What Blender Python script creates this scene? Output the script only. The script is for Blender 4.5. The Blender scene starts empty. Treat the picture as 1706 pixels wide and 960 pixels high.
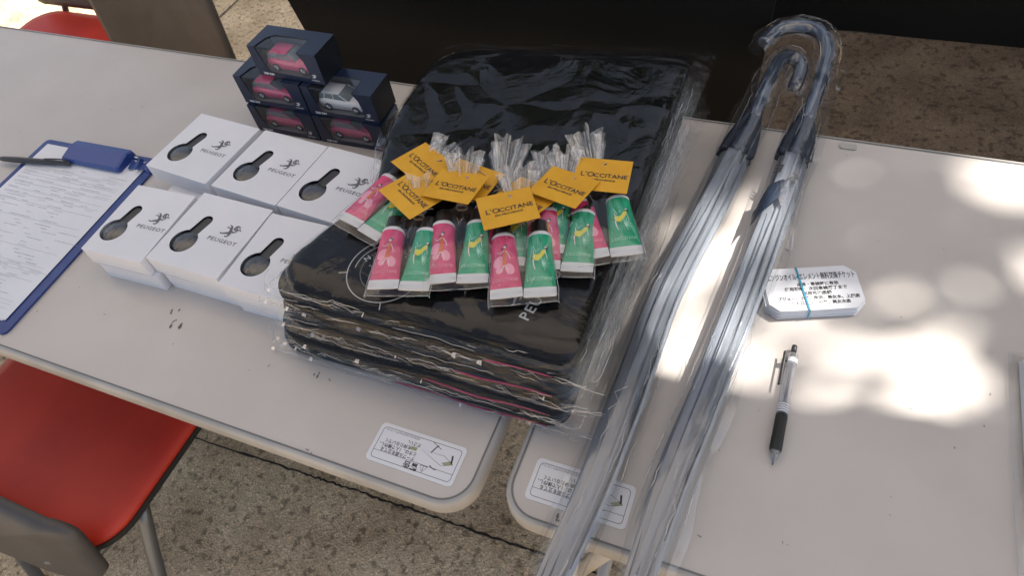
import bpy, bmesh, math, random
import numpy as np
from mathutils import Matrix, Vector

C = bpy.context.scene.collection
SC = bpy.context.scene
R = math.radians
PI = math.pi
H = 0.70                      # height of the table tops

# ------------------------------------------------------------------ camera
cam = bpy.data.cameras.new('camera')
cam.sensor_width = 36.0
cam.lens = 1178.16 / 1706 * 36
cam.clip_start = 0.02
cam.clip_end = 400
cam.dof.use_dof = True
cam.dof.focus_distance = 0.80
cam.dof.aperture_fstop = 16.0
co = bpy.data.objects.new('camera', cam)
C.objects.link(co)
co.location = (0.2095, -0.1731, H + 0.6491)
co.rotation_euler = (0.6596, 0.1311, 0.3785)
SC.camera = co

# ------------------------------------------------------------------ light
SUN = Vector((0.50, 0.40, 0.80)).normalized()      # direction towards the sun
w = bpy.data.worlds.new('World')
SC.world = w
w.use_nodes = True
nt = w.node_tree
nt.nodes.clear()
sky = nt.nodes.new('ShaderNodeTexSky')
sky.sky_type = 'NISHITA'
sky.sun_disc = False
sky.sun_elevation = math.asin(SUN.z)
sky.sun_rotation = math.atan2(SUN.x, SUN.y)
sky.air_density = 1.0
sky.dust_density = 2.0
bg = nt.nodes.new('ShaderNodeBackground')
bg.inputs['Strength'].default_value = 0.07
wo = nt.nodes.new('ShaderNodeOutputWorld')
hs = nt.nodes.new('ShaderNodeHueSaturation')
hs.inputs['Saturation'].default_value = .62
nt.links.new(sky.outputs[0], hs.inputs['Color'])
nt.links.new(hs.outputs[0], bg.inputs[0])
nt.links.new(bg.outputs[0], wo.inputs[0])
sl = bpy.data.lights.new('sun', 'SUN')
sl.energy = 5.0
sl.angle = R(0.53)
sl.color = (1.0, 0.94, 0.86)
so = bpy.data.objects.new('sun', sl)
C.objects.link(so)
so.rotation_euler = SUN.to_track_quat('Z', 'Y').to_euler()

vs = SC.view_settings
vs.view_transform = 'Standard'
vs.look = 'None'
vs.gamma = 1
vs.use_curve_mapping = False
vs.exposure = 1.58
cy = SC.cycles
cy.max_bounces = 10
cy.diffuse_bounces = 4
cy.glossy_bounces = 4
cy.transmission_bounces = 4
cy.transparent_max_bounces = 48
cy.caustics_reflective = False
cy.caustics_refractive = False
cy.sample_clamp_indirect = 6
cy.use_denoising = True
cy.denoising_prefilter = 'ACCURATE'

# ------------------------------------------------------------------ noise
def _h(ix, iy, iz, s):
    n = (ix * 374761393 + iy * 668265263 + iz * 2147483647 + s * 144665) & 0xffffffff
    n = ((n ^ (n >> 13)) * 1274126177) & 0xffffffff
    n = n ^ (n >> 16)
    return (n & 0xffff) / 32767.5 - 1.0

def vnoise(P, freq=1.0, seed=0):
    P = np.asarray(P, float) * freq
    I = np.floor(P).astype(np.int64)
    F = P - I
    F = F * F * (3 - 2 * F)
    r = 0
    for dx in (0, 1):
        for dy in (0, 1):
            for dz in (0, 1):
                wt = (F[..., 0] if dx else 1 - F[..., 0]) * (F[..., 1] if dy else 1 - F[..., 1]) * (F[..., 2] if dz else 1 - F[..., 2])
                r = r + wt * _h(I[..., 0] + dx, I[..., 1] + dy, I[..., 2] + dz, seed)
    return r

def ridged(P, freq, seed=0, octs=3):
    r, a, t = 0, 1.0, 0
    for o in range(octs):
        r = r + a * (1 - 2 * np.abs(vnoise(P, freq * 2 ** o, seed + o * 17)))
        t += a
        a *= 0.5
    return r / t

# ------------------------------------------------------------------ materials
def mat(name, col, rough=0.5, metal=0.0, spec=0.5, coat=0.0):
    m = bpy.data.materials.new(name)
    m.use_nodes = True
    b = m.node_tree.nodes['Principled BSDF']
    b.inputs['Base Color'].default_value = (*col, 1)
    b.inputs['Roughness'].default_value = rough
    b.inputs['Metallic'].default_value = metal
    b.inputs['Specular IOR Level'].default_value = spec
    b.inputs['Coat Weight'].default_value = coat
    return m

def noisy(m, c1, c2, scale, lo=0.35, hi=0.65, bump=0.0, bscale=None, detail=4, rough=None, bdist=0.001):
    n = m.node_tree
    b = n.nodes['Principled BSDF']
    tc = n.nodes.new('ShaderNodeTexCoord')
    no = n.nodes.new('ShaderNodeTexNoise')
    no.inputs['Scale'].default_value = scale
    no.inputs['Detail'].default_value = detail
    rp = n.nodes.new('ShaderNodeValToRGB')
    rp.color_ramp.elements[0].position = lo
    rp.color_ramp.elements[1].position = hi
    rp.color_ramp.elements[0].color = (*c1, 1)
    rp.color_ramp.elements[1].color = (*c2, 1)
    n.links.new(tc.outputs['Object'], no.inputs['Vector'])
    n.links.new(no.outputs['Fac'], rp.inputs['Fac'])
    n.links.new(rp.outputs['Color'], b.inputs['Base Color'])
    if rough:
        mr = n.nodes.new('ShaderNodeMapRange')
        mr.inputs['To Min'].default_value, mr.inputs['To Max'].default_value = rough
        n.links.new(no.outputs['Fac'], mr.inputs['Value'])
        n.links.new(mr.outputs[0], b.inputs['Roughness'])
    if bump:
        n2 = n.nodes.new('ShaderNodeTexNoise')
        n2.inputs['Scale'].default_value = bscale or scale
        n2.inputs['Detail'].default_value = 3
        bp = n.nodes.new('ShaderNodeBump')
        bp.inputs['Strength'].default_value = bump
        bp.inputs['Distance'].default_value = bdist
        n.links.new(tc.outputs['Object'], n2.inputs['Vector'])
        n.links.new(n2.outputs['Fac'], bp.inputs['Height'])
        n.links.new(bp.outputs[0], b.inputs['Normal'])
    return m

def film(name, tint=(1, 1, 1), gmax=.8, crease=0, cw=.6, f0=None, haze=0.04, hazecol=(.8, .85, .9), rough=0.06, ior=1.45, bump=0.4, bscale=60, stretch=(1, 1, 1), bdist=0.002):
    """thin clear plastic: see-through, glossy towards grazing angles, faintly milky, creased"""
    m = bpy.data.materials.new(name)
    m.use_nodes = True
    n = m.node_tree
    n.nodes.clear()
    out = n.nodes.new('ShaderNodeOutputMaterial')
    tr = n.nodes.new('ShaderNodeBsdfTransparent')
    tr.inputs[0].default_value = (*tint, 1)
    gl = n.nodes.new('ShaderNodeBsdfGlossy')
    gl.inputs['Roughness'].default_value = rough
    df = n.nodes.new('ShaderNodeBsdfDiffuse')
    df.inputs[0].default_value = (*hazecol, 1)
    tl = n.nodes.new('ShaderNodeBsdfTranslucent')
    tl.inputs[0].default_value = (*hazecol, 1)
    m0 = n.nodes.new('ShaderNodeMixShader')
    m0.inputs[0].default_value = .4
    n.links.new(df.outputs[0], m0.inputs[1])
    n.links.new(tl.outputs[0], m0.inputs[2])
    fr = n.nodes.new('ShaderNodeLayerWeight')
    fr.inputs['Blend'].default_value = .5
    pw_ = n.nodes.new('ShaderNodeMath')
    pw_.operation = 'POWER'
    pw_.inputs[1].default_value = 4.5
    ma_ = n.nodes.new('ShaderNodeMath')
    ma_.operation = 'MULTIPLY_ADD'
    if f0 is None: f0 = ((ior - 1) / (ior + 1)) ** 2 * 1.8
    ma_.inputs[1].default_value = gmax - f0
    ma_.inputs[2].default_value = f0
    n.links.new(fr.outputs['Facing'], pw_.inputs[0])
    n.links.new(pw_.outputs[0], ma_.inputs[0])
    m1 = n.nodes.new('ShaderNodeMixShader')
    m1.inputs[0].default_value = haze
    m2 = n.nodes.new('ShaderNodeMixShader')
    tc = n.nodes.new('ShaderNodeTexCoord')
    mp = n.nodes.new('ShaderNodeMapping')
    mp.inputs['Scale'].default_value = stretch
    no = n.nodes.new('ShaderNodeTexNoise')
    no.inputs['Scale'].default_value = bscale
    no.inputs['Detail'].default_value = 5
    no.inputs['Roughness'].default_value = .55
    no.inputs['Distortion'].default_value = .8
    bp = n.nodes.new('ShaderNodeBump')
    bp.inputs['Strength'].default_value = bump
    bp.inputs['Distance'].default_value = bdist
    L = n.links.new
    L(tc.outputs['Object'], mp.inputs[0])
    L(mp.outputs[0], no.inputs['Vector'])
    if crease:
        n3 = n.nodes.new('ShaderNodeTexNoise')
        n3.inputs['Scale'].default_value = crease * .5
        n3.inputs['Detail'].default_value = 1
        L(mp.outputs[0], n3.inputs['Vector'])
        vm = n.nodes.new('ShaderNodeVectorMath')
        vm.operation = 'MULTIPLY_ADD'
        vm.inputs[1].default_value = (1.2 / crease,) * 3
        L(n3.outputs['Color'], vm.inputs[0])
        L(mp.outputs[0], vm.inputs[2])
        vo = n.nodes.new('ShaderNodeTexVoronoi')
        vo.feature = 'DISTANCE_TO_EDGE'
        vo.inputs['Scale'].default_value = crease
        L(vm.outputs[0], vo.inputs['Vector'])
        ad = n.nodes.new('ShaderNodeMath')
        ad.operation = 'MULTIPLY_ADD'
        ad.inputs[1].default_value = cw * 2
        L(vo.outputs['Distance'], ad.inputs[0])
        L(no.outputs['Fac'], ad.inputs[2])
        L(ad.outputs[0], bp.inputs['Height'])
    else:
        L(no.outputs['Fac'], bp.inputs['Height'])
    L(bp.outputs[0], gl.inputs['Normal'])
    L(bp.outputs[0], fr.inputs['Normal'])
    L(tr.outputs[0], m1.inputs[1])
    L(m0.outputs[0], m1.inputs[2])
    L(ma_.outputs[0], m2.inputs[0])
    L(m1.outputs[0], m2.inputs[1])
    L(gl.outputs[0], m2.inputs[2])
    L(m2.outputs[0], out.inputs[0])
    return m

M = {}
M['table'] = noisy(mat('table_laminate', (.5, .46, .43), .42), (.51, .47, .435), (.55, .51, .475), 9, rough=(.26, .42), bump=.03, bscale=500, bdist=.0003)
M['edge'] = noisy(mat('table_edge_vinyl', (.5, .45, .38), .45), (.34, .33, .31), (.43, .415, .39), 14)
M['edge_line'] = mat('table_edge_groove', (.16, .16, .16), .5)
M['cream_metal'] = noisy(mat('cream_painted_steel', (.55, .5, .44), .4), (.50, .45, .39), (.58, .53, .47), 20)
M['sticker'] = mat('sticker_white', (.72, .73, .76), .35)
M['ink'] = mat('black_ink', (.03, .03, .035), .5)
M['grey_ink'] = mat('grey_ink', (.12, .12, .13), .5)
M['pale_ink'] = mat('pale_grey_print', (.42, .43, .47), .6)
M['olive'] = mat('olive_ink', (.32, .34, .2), .5)
M['card_white'] = noisy(mat('white_card', (.74, .74, .76), .45), (.72, .72, .75), (.78, .78, .8), 6)
M['card_edge'] = mat('white_card_edge', (.66, .66, .68), .6)
M['paper'] = noisy(mat('paper', (.75, .76, .79), .6), (.73, .74, .77), (.78, .79, .82), 5)
M['insert_dark'] = mat('dark_well', (.035, .035, .038), .5)
M['blister'] = noisy(mat('smoky_metal_disc', (.03, .03, .03), .22, 0, .5, .2), (.022, .023, .025), (.05, .052, .055), 60, bump=.3, bscale=70, bdist=.002)
M['strap'] = mat('dark_strap', (.035, .033, .032), .35)
M['navy_card'] = noisy(mat('navy_carton', (.008, .017, .045), .32), (.007, .015, .04), (.012, .023, .055), 12)
M['navy_black'] = mat('black_carton_side', (.006, .008, .013), .4)
M['white_print'] = mat('white_print', (.8, .8, .8), .5)
M['dim_print'] = mat('light_grey_print', (.42, .43, .44), .6)
M['carton_in'] = mat('carton_inside_grey', (.22, .22, .23), .6)
M['pink_paint'] = mat('pink_car_paint', (.60, .09, .20), .25, 0, .5, .6)
M['white_paint'] = mat('white_car_paint', (.72, .72, .74), .25, 0, .5, .6)
M['car_glass'] = mat('dark_car_glass', (.16, .2, .22), .08)
M['rubber'] = mat('black_rubber', (.015, .015, .016), .6)
M['chrome'] = mat('silver_plastic', (.6, .6, .62), .25, .9)
M['cloth'] = noisy(mat('black_cloth', (.005, .005, .006), .95, 0, .08), (.0035, .0035, .0042), (.006, .006, .007), 25)
M['pink_cloth'] = mat('crimson_piping', (.30, .03, .09), .6)
M['cap'] = mat('black_cap', (.012, .011, .011), .35)
M['tube_pink'] = noisy(mat('pink_tube', (.60, .035, .14), .35), (.55, .03, .12), (.66, .06, .19), 120)
M['tube_green'] = noisy(mat('green_tube', (.0, .30, .15), .35), (.0, .27, .13), (.01, .36, .19), 120)
M['tube_white'] = mat('tube_crimp_white', (.66, .66, .66), .4)
M['lt_pink'] = mat('light_pink_print', (.80, .30, .42), .5)
M['orange_ink'] = mat('orange_print', (.65, .12, .03), .5)
M['yellow_ink'] = mat('yellow_print', (.7, .62, .03), .5)
M['lt_green'] = mat('light_green_print', (.36, .72, .52), .5)
M['skin_print'] = mat('pale_print', (.75, .66, .6), .5)
M['tag'] = noisy(mat('yellow_tag_card', (.72, .36, .015), .55), (.69, .335, .012), (.75, .39, .02), 30)
M['raffia'] = mat('raffia', (.62, .42, .24), .6)
M['blue_board'] = noisy(mat('blue_clipboard', (.025, .055, .22), .4), (.02, .045, .19), (.03, .065, .24), 30, bump=.1, bscale=300, bdist=.0005)
M['blue_clip'] = mat('blue_clip', (.02, .055, .24), .35)
M['pen_black'] = mat('black_pen', (.03, .03, .034), .35)
M['grip'] = noisy(mat('black_grip', (.008, .01, .01), .55), (.007, .009, .009), (.012, .014, .014), 80)
M['band'] = mat('blue_rubber_band', (.03, .28, .42), .45)
M['red_seat'] = noisy(mat('red_vinyl', (.5, .03, .015), .5), (.46, .026, .014), (.64, .044, .022), 5, bump=.1, bscale=500, bdist=.0004)
M['grey_plastic'] = noisy(mat('grey_chair_shell', (.07, .064, .062), .5), (.062, .057, .055), (.08, .073, .07), 20, bump=.15, bscale=700, bdist=.0003)
M['steel'] = mat('grey_steel_tube', (.16, .17, .18), .35, .6)
M['black_panel'] = noisy(mat('black_panel', (.005, .005, .005), .7, 0, .25), (.003, .0035, .0033), (.006, .006, .0055), 3)
M['scuff'] = mat('grey_scuff', (.26, .24, .22), .6)
M['stain'] = mat('brown_stain', (.12, .095, .09), .7)
M['navy_fabric'] = noisy(mat('navy_nylon', (.008, .016, .035), .5), (.005, .010, .024), (.014, .026, .05), 60, bump=.5, bscale=70, bdist=.002)
M['rib'] = mat('dark_rib', (.06, .07, .09), .3, .5)
M['film_bag'] = film('clear_wrap', crease=13, cw=1.0, f0=.045, haze=.0, rough=.03, bump=.6, bscale=16, bdist=.006)
M['film_flap'] = film('creased_wrap_front', gmax=.42, crease=24, cw=.8, f0=.026, haze=.005, rough=.025, bump=.9, bscale=30, stretch=(.45, 1.3, 1.6), bdist=.005)
M['film_side'] = film('creased_wrap_side', gmax=.42, crease=24, cw=.8, f0=.032, haze=.010, rough=.025, bump=.9, bscale=30, stretch=(1.3, .35, 1.6), bdist=.005)
M['film_glint'] = film('painted_fold_glint', f0=.35, haze=.30, hazecol=(.85, .86, .9), rough=.1, bump=.1, bscale=60, bdist=.002)  # whitish haze paints the glints along folds of the film
M['film_gift'] = film('cellophane', crease=35, cw=.5, f0=.06, haze=.004, hazecol=(.85, .85, .85), rough=.04, bump=.5, bscale=30, stretch=(1, .35, 1), bdist=.002)
M['film_frill'] = film('cellophane_frill', f0=.20, haze=.11, hazecol=(.8, .8, .82), rough=.05, bump=1.0, bscale=170, stretch=(1, .15, 1), bdist=.003)
M['film_sleeve'] = film('umbrella_sleeve', tint=(.985, .99, 1), gmax=.6, f0=.07, haze=.02, hazecol=(.85, .87, .9), rough=.06, crease=22, cw=.5, bump=.55, bscale=22, stretch=(1, .3, 1), bdist=.003)
M['film_window'] = film('carton_window', f0=.07, haze=.03, rough=.04, bump=.12, bscale=25, bdist=.002)
M['vinyl'] = film('umbrella_vinyl', tint=(.84, .87, .91), gmax=.5, f0=.08, haze=.68, hazecol=(.40, .44, .50), rough=.14, bump=.25, bscale=24, stretch=(1, .2, 1), bdist=.004)
M['handle'] = film('translucent_handle', tint=(.25, .32, .45), f0=.12, haze=.80, hazecol=(.07, .10, .16), rough=.08, bump=.05)
M['clear_plastic'] = film('clear_barrel', tint=(.9, .9, .92), haze=.28, hazecol=(.82, .82, .85), rough=.08, ior=1.5, bump=.02)
M['leaf'] = noisy(mat('leaf', (.05, .10, .02), .5), (.03, .07, .015), (.08, .13, .03), 3)
M['bark'] = noisy(mat('bark', (.14, .10, .07), .8), (.09, .065, .045), (.18, .13, .09), 12, bump=.6, bscale=20, bdist=.02)

def ground_material(stops=None):
    m = mat('exposed_aggregate_concrete', (.2, .16, .11), .85)
    n = m.node_tree
    b = n.nodes['Principled BSDF']
    L = n.links.new
    tc = n.nodes.new('ShaderNodeTexCoord')
    def noise(s, d=4):
        x = n.nodes.new('ShaderNodeTexNoise')
        x.inputs['Scale'].default_value = s
        x.inputs['Detail'].default_value = d
        L(tc.outputs['Object'], x.inputs['Vector'])
        return x
    def ramp(src, stops):
        r = n.nodes.new('ShaderNodeValToRGB')
        e = r.color_ramp.elements
        e[0].position, e[0].color = stops[0][0], (*stops[0][1], 1)
        e[1].position, e[1].color = stops[-1][0], (*stops[-1][1], 1)
        for p, c in stops[1:-1]:
            q = e.new(p)
            q.color = (*c, 1)
        L(src, r.inputs[0])
        return r
    base = ramp(noise(7, 8).outputs['Fac'], stops or [(.3, (.44, .32, .195)), (.5, (.64, .49, .315)), (.7, (.80, .64, .43))])
    v = n.nodes.new('ShaderNodeTexVoronoi')
    v.inputs['Scale'].default_value = 260
    L(tc.outputs['Object'], v.inputs['Vector'])
    cellv = n.nodes.new('ShaderNodeSeparateColor')
    L(v.outputs['Color'], cellv.inputs[0])
    peb = ramp(cellv.outputs[0], [(.0, (.66, .63, .60)), (.2, (.92, .90, .87)), (.8, (1.08, 1.04, 1.0)), (.95, (1.4, 1.4, 1.36))])
    mx = n.nodes.new('ShaderNodeMix')
    mx.data_type = 'RGBA'
    mx.blend_type = 'MULTIPLY'
    mx.inputs[0].default_value = .85
    L(base.outputs[0], mx.inputs[6])
    L(peb.outputs[0], mx.inputs[7])
    pit = ramp(noise(60, 5).outputs['Fac'], [(.36, (.35, .33, .3)), (.46, (1, 1, 1))])
    m2 = n.nodes.new('ShaderNodeMix')
    m2.data_type = 'RGBA'
    m2.blend_type = 'MULTIPLY'
    m2.inputs[0].default_value = .8
    L(mx.outputs[2], m2.inputs[6])
    L(pit.outputs[0], m2.inputs[7])
    L(m2.outputs[2], b.inputs['Base Color'])
    bp = n.nodes.new('ShaderNodeBump')
    bp.inputs['Strength'].default_value = .7
    bp.inputs['Distance'].default_value = .004
    L(v.outputs['Distance'], bp.inputs['Height'])
    L(bp.outputs[0], b.inputs['Normal'])
    return m
M['ground'] = ground_material()
M['ground_shade_brown'] = ground_material([(.3, (.12, .085, .055)), (.5, (.17, .12, .078)), (.7, (.22, .16, .105))])  # darker brown of the ground, with shade put into the colour

def occluder_material():
    m = bpy.data.materials.new('white_occluder_fabric')
    m.use_nodes = True
    n = m.node_tree
    n.nodes.clear()
    o = n.nodes.new('ShaderNodeOutputMaterial')
    d = n.nodes.new('ShaderNodeBsdfDiffuse')
    d.inputs[0].default_value = (.75, .75, .76, 1)
    t = n.nodes.new('ShaderNodeBsdfTranslucent')
    t.inputs[0].default_value = (.55, .55, .57, 1)
    x = n.nodes.new('ShaderNodeMixShader')
    x.inputs[0].default_value = .3
    n.links.new(d.outputs[0], x.inputs[1])
    n.links.new(t.outputs[0], x.inputs[2])
    n.links.new(x.outputs[0], o.inputs[0])
    return m
M['occluder'] = occluder_material()

# ------------------------------------------------------------------ object helpers
def tag(o, label=None, cat=None, group=None, kind=None):
    if label: o['label'] = label
    if cat: o['category'] = cat
    if group: o['group'] = group
    if kind: o['kind'] = kind
    return o

def thing(name, label, cat, loc=(0, 0, 0), rz=0, group=None):
    o = bpy.data.objects.new(name, None)
    C.objects.link(o)
    o.empty_display_size = .02
    o.location = loc
    o.rotation_euler = (0, 0, rz)
    return tag(o, label, cat, group)

def obj(name, bm, m, parent=None, smooth=False, ms=None):
    me = bpy.data.meshes.new(name)
    bm.normal_update()
    bm.to_mesh(me)
    bm.free()
    me.materials.append(m)
    if ms:
        for x in ms: me.materials.append(x)
    if smooth:
        me.polygons.foreach_set('use_smooth', [True] * len(me.polygons))
    o = bpy.data.objects.new(name, me)
    C.objects.link(o)
    if parent: o.parent = parent
    return o

def copy_tree(o, parent=None):
    c = o.copy()
    C.objects.link(c)
    c.parent = parent
    for ch in o.children: copy_tree(ch, c)
    return c

def box(bm, x0, x1, y0, y1, z0, z1, bev=0, seg=2, mtx=None, mi=0):
    t = bmesh.new()
    bmesh.ops.create_cube(t, size=1)
    bmesh.ops.scale(t, vec=(x1 - x0, y1 - y0, z1 - z0), verts=t.verts)
    bmesh.ops.translate(t, vec=((x0 + x1) / 2, (y0 + y1) / 2, (z0 + z1) / 2), verts=t.verts)
    if bev:
        bmesh.ops.bevel(t, geom=t.edges[:], offset=bev, segments=seg, affect='EDGES', profile=.5)
    if mtx is not None: bmesh.ops.transform(t, matrix=mtx, verts=t.verts)
    merge(bm, t, mi)
    return bm

def merge(bm, t, mi=0):
    mp = {}
    for v in t.verts: mp[v] = bm.verts.new(v.co)
    for f in t.faces:
        try:
            g = bm.faces.new([mp[v] for v in f.verts])
            g.material_index = mi
            g.smooth = f.smooth
        except ValueError:
            pass
    t.free()

def newbox(*a, **k):
    return box(bmesh.new(), *a, **k)

def loft(bm, rings, closed=True, caps=True):
    rs = [[bm.verts.new(p) for p in r] for r in rings]
    for a, b in zip(rs[:-1], rs[1:]):
        n = len(a)
        for i in range(n if closed else n - 1):
            j = (i + 1) % n
            bm.faces.new((a[i], a[j], b[j], b[i]))
    if caps and closed:
        bm.faces.new(rs[0][::-1])
        bm.faces.new(rs[-1])
    return bm

def tube(bm, pts, r, n=10, caps=True):
    """round tube along pts; r is one radius or one per point"""
    pts = [Vector(p) for p in pts]
    if not hasattr(r, '__len__'): r = [r] * len(pts)
    rings = []
    up = None
    for i, p in enumerate(pts):
        d = (pts[min(i + 1, len(pts) - 1)] - pts[max(i - 1, 0)]).normalized()
        if up is None:
            up = Vector((0, 0, 1)) if abs(d.z) < .9 else Vector((1, 0, 0))
        s = d.cross(up).normalized()
        up = s.cross(d).normalized()
        rings.append([p + (s * math.cos(2 * PI * k / n) + up * math.sin(2 * PI * k / n)) * r[i] for k in range(n)])
    return loft(bm, rings, True, caps)

def smooth_path(pts, n=8):
    P = [Vector(p) for p in pts]
    out = []
    for i in range(len(P) - 1):
        p0, p1, p2, p3 = P[max(i - 1, 0)], P[i], P[i + 1], P[min(i + 2, len(P) - 1)]
        for k in range(n):
            t = k / n
            out.append(.5 * ((2 * p1) + (-p0 + p2) * t + (2 * p0 - 5 * p1 + 4 * p2 - p3) * t * t + (-p0 + 3 * p1 - 3 * p2 + p3) * t ** 3))
    out.append(P[-1])
    return out

def rrect(x0, x1, y0, y1, r, n=8):
    """rounded rectangle, counter-clockwise; r one radius or four (bl, br, tr, tl)"""
    if not hasattr(r, '__len__'): r = [r] * 4
    out = []
    for (cx, cy_, a0, q) in ((x0, y0, 180, r[0]), (x1, y0, 270, r[1]), (x1, y1, 0, r[2]), (x0, y1, 90, r[3])):
        sx = 1 if cx == x0 else -1
        sy = 1 if cy_ == y0 else -1
        for k in range(n + 1):
            a = R(a0 + 90 * k / n)
            out.append((cx + sx * q + q * math.cos(a), cy_ + sy * q + q * math.sin(a)))
    return out

def prism(bm, poly, z0, z1, mi=0, caps=True):
    lo = [bm.verts.new((x, y, z0)) for x, y in poly]
    hi = [bm.verts.new((x, y, z1)) for x, y in poly]
    n = len(poly)
    for i in range(n):
        j = (i + 1) % n
        bm.faces.new((lo[i], lo[j], hi[j], hi[i])).material_index = mi
    if caps:
        bm.faces.new(hi).material_index = mi
        bm.faces.new(lo[::-1]).material_index = mi
    return bm

def filled(outer, holes=(), t=0.0):
    """flat plate with holes, as bmesh; thickness t downwards"""
    cu = bpy.data.curves.new('c', 'CURVE')
    cu.dimensions = '2D'
    cu.fill_mode = 'BOTH'
    cu.extrude = t / 2
    for poly in (outer, *holes):
        s = cu.splines.new('POLY')
        s.points.add(len(poly) - 1)
        for i, (x, y) in enumerate(poly): s.points[i].co = (x, y, 0, 1)
        s.use_cyclic_u = True
    o = bpy.data.objects.new('c', cu)
    me = bpy.data.meshes.new_from_object(o)
    bm = bmesh.new()
    bm.from_mesh(me)
    bmesh.ops.translate(bm, vec=(0, 0, -t / 2), verts=bm.verts)
    bpy.data.objects.remove(o)
    bpy.data.curves.remove(cu)
    bpy.data.meshes.remove(me)
    return bm

def words(s, size, ax='LEFT', sx=1.0, bold=0.0, spacing=1.0):
    cu = bpy.data.curves.new('t', 'FONT')
    cu.body = s
    cu.size = size
    cu.align_x = ax
    cu.align_y = 'CENTER'
    cu.offset = bold
    cu.space_character = spacing
    cu.resolution_u = 2
    o = bpy.data.objects.new('t', cu)
    me = bpy.data.meshes.new_from_object(o)
    bm = bmesh.new()
    bm.from_mesh(me)
    bpy.data.objects.remove(o)
    bpy.data.curves.remove(cu)
    bpy.data.meshes.remove(me)
    if sx != 1: bmesh.ops.scale(bm, vec=(sx, 1, 1), verts=bm.verts)
    return bm

def put(bm, t, x=0, y=0, z=0, rot=0, s=1, mi=0, mtx=None):
    m = Matrix.Translation((x, y, z)) @ Matrix.Rotation(rot, 4, 'Z') @ Matrix.Scale(s, 4)
    if mtx is not None: m = mtx @ m
    bmesh.ops.transform(t, matrix=m, verts=t.verts)
    merge(bm, t, mi)

def ribbon(bm, pts, wd, z=0, mi=0):
    """flat stroke; wd one width or one per point"""
    P = [Vector((p[0], p[1])) for p in pts]
    if not hasattr(wd, '__len__'): wd = [wd] * len(P)
    prev = None
    for i, p in enumerate(P):
        d = (P[min(i + 1, len(P) - 1)] - P[max(i - 1, 0)])
        d.normalize()
        nrm = Vector((-d.y, d.x)) * wd[i] / 2
        a = bm.verts.new((p.x + nrm.x, p.y + nrm.y, z))
        b = bm.verts.new((p.x - nrm.x, p.y - nrm.y, z))
        if prev: bm.faces.new((prev[0], prev[1], b, a)).material_index = mi
        prev = (a, b)

def disc(bm, cx, cy_, rx, ry=None, z=0, n=20, mi=0, rot=0):
    ry = ry or rx
    vs_ = []
    for k in range(n):
        a = 2 * PI * k / n
        x, y = rx * math.cos(a), ry * math.sin(a)
        vs_.append(bm.verts.new((cx + x * math.cos(rot) - y * math.sin(rot), cy_ + x * math.sin(rot) + y * math.cos(rot), z)))
    bm.faces.new(vs_).material_index = mi

def arc(cx, cy_, r, a0, a1, n=24):
    return [(cx + r * math.cos(R(a0 + (a1 - a0) * k / n)), cy_ + r * math.sin(R(a0 + (a1 - a0) * k / n))) for k in range(n + 1)]

def lion(bm, s=1.0, mi=0):
    """rearing lion emblem, about one unit tall, standing on y = 0"""
    S = lambda pts: [(x * s, y * s) for x, y in pts]
    W = lambda ws: [q * s * 1.25 for q in ws]
    ribbon(bm, S([(.42, .28), (.40, .42), (.34, .60), (.28, .78), (.20, .90)]), W([.16, .17, .15, .12, .06]), 0, mi)       # body
    ribbon(bm, S([(.42, .34), (.25, .33), (.05, .26), (-.12, .20), (-.26, .27)]), W([.16, .13, .09, .07, .03]), .00002 , mi)  # back leg
    ribbon(bm, S([(.42, .34), (.44, .20), (.38, .08), (.28, .06), (.20, .12)]), W([.15, .11, .09, .06, .03]), .00004, mi)    # front leg
    ribbon(bm, S([(.28, .72), (.14, .70), (.02, .74), (-.06, .70)]), W([.08, .06, .05, .02]), .00006, mi)               # tail
    ribbon(bm, S([(.22, .88), (.10, .92), (.06, .84)]), W([.06, .05, .02]), .00008, mi)
    for k in range(7):                                                                                          # mane
        a = R(65 + k * 34)
        cx, cy_ = .62, .78
        ribbon(bm, S([(cx + .07 * math.cos(a), cy_ + .07 * math.sin(a)), (cx + .2 * math.cos(a + .25), cy_ + .2 * math.sin(a + .25))]), W([.07, .02]), .0001, mi)
    ribbon(bm, S([(.5, .9), (.62, .98), (.76, .95), (.86, .82)]), W([.05, .06, .06, .03]), .00012, mi)
    ribbon(bm, S([(.48, .48), (.64, .46), (.74, .55), (.80, .72), (.96, .74), (1.02, .66)]), W([.1, .07, .07, .07, .06, .02]), .00014, mi)  # paws
    ribbon(bm, S([(.62, .80), (.70, .74), (.74, .66)]), W([.07, .07, .02]), .00016, mi)

# ------------------------------------------------------------------ ground
bm = bmesh.new()
g = 60
for a in ((-g, -g), (g, -g), (g, g), (-g, g)): bm.verts.new((*a, 0))
bm.faces.new(bm.verts)
tag(obj('ground', bm, M['ground']), kind='structure')
bm = bmesh.new()
random.seed(3)
def joint(pts, wd):
    P = smooth_path([(x, y, 0) for x, y in pts], 40)
    ribbon(bm, [(p.x, p.y + random.uniform(-.002, .002)) for p in P], [wd * random.uniform(.6, 1.3) for _ in P], .004)
joint([(-3.0, .10), (-.92, .149), (-.467, .1615), (-.109, .1684), (.6, .18), (3, .23)], .0045)
joint([(-1.95, -2), (-1.93, 1.0), (-1.90, 4)], .006)
b2 = bmesh.new()  # darker sheet over the ground; the shade behind the table is in its colour
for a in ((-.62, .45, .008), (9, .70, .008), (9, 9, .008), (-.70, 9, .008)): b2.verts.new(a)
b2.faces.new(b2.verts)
tag(obj('shaded_ground_sheet', b2, M['ground_shade_brown']), kind='structure')
tag(obj('pavement_joint', bm, mat('joint_dirt', (.025, .02, .016), .9)), kind='structure')

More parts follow.
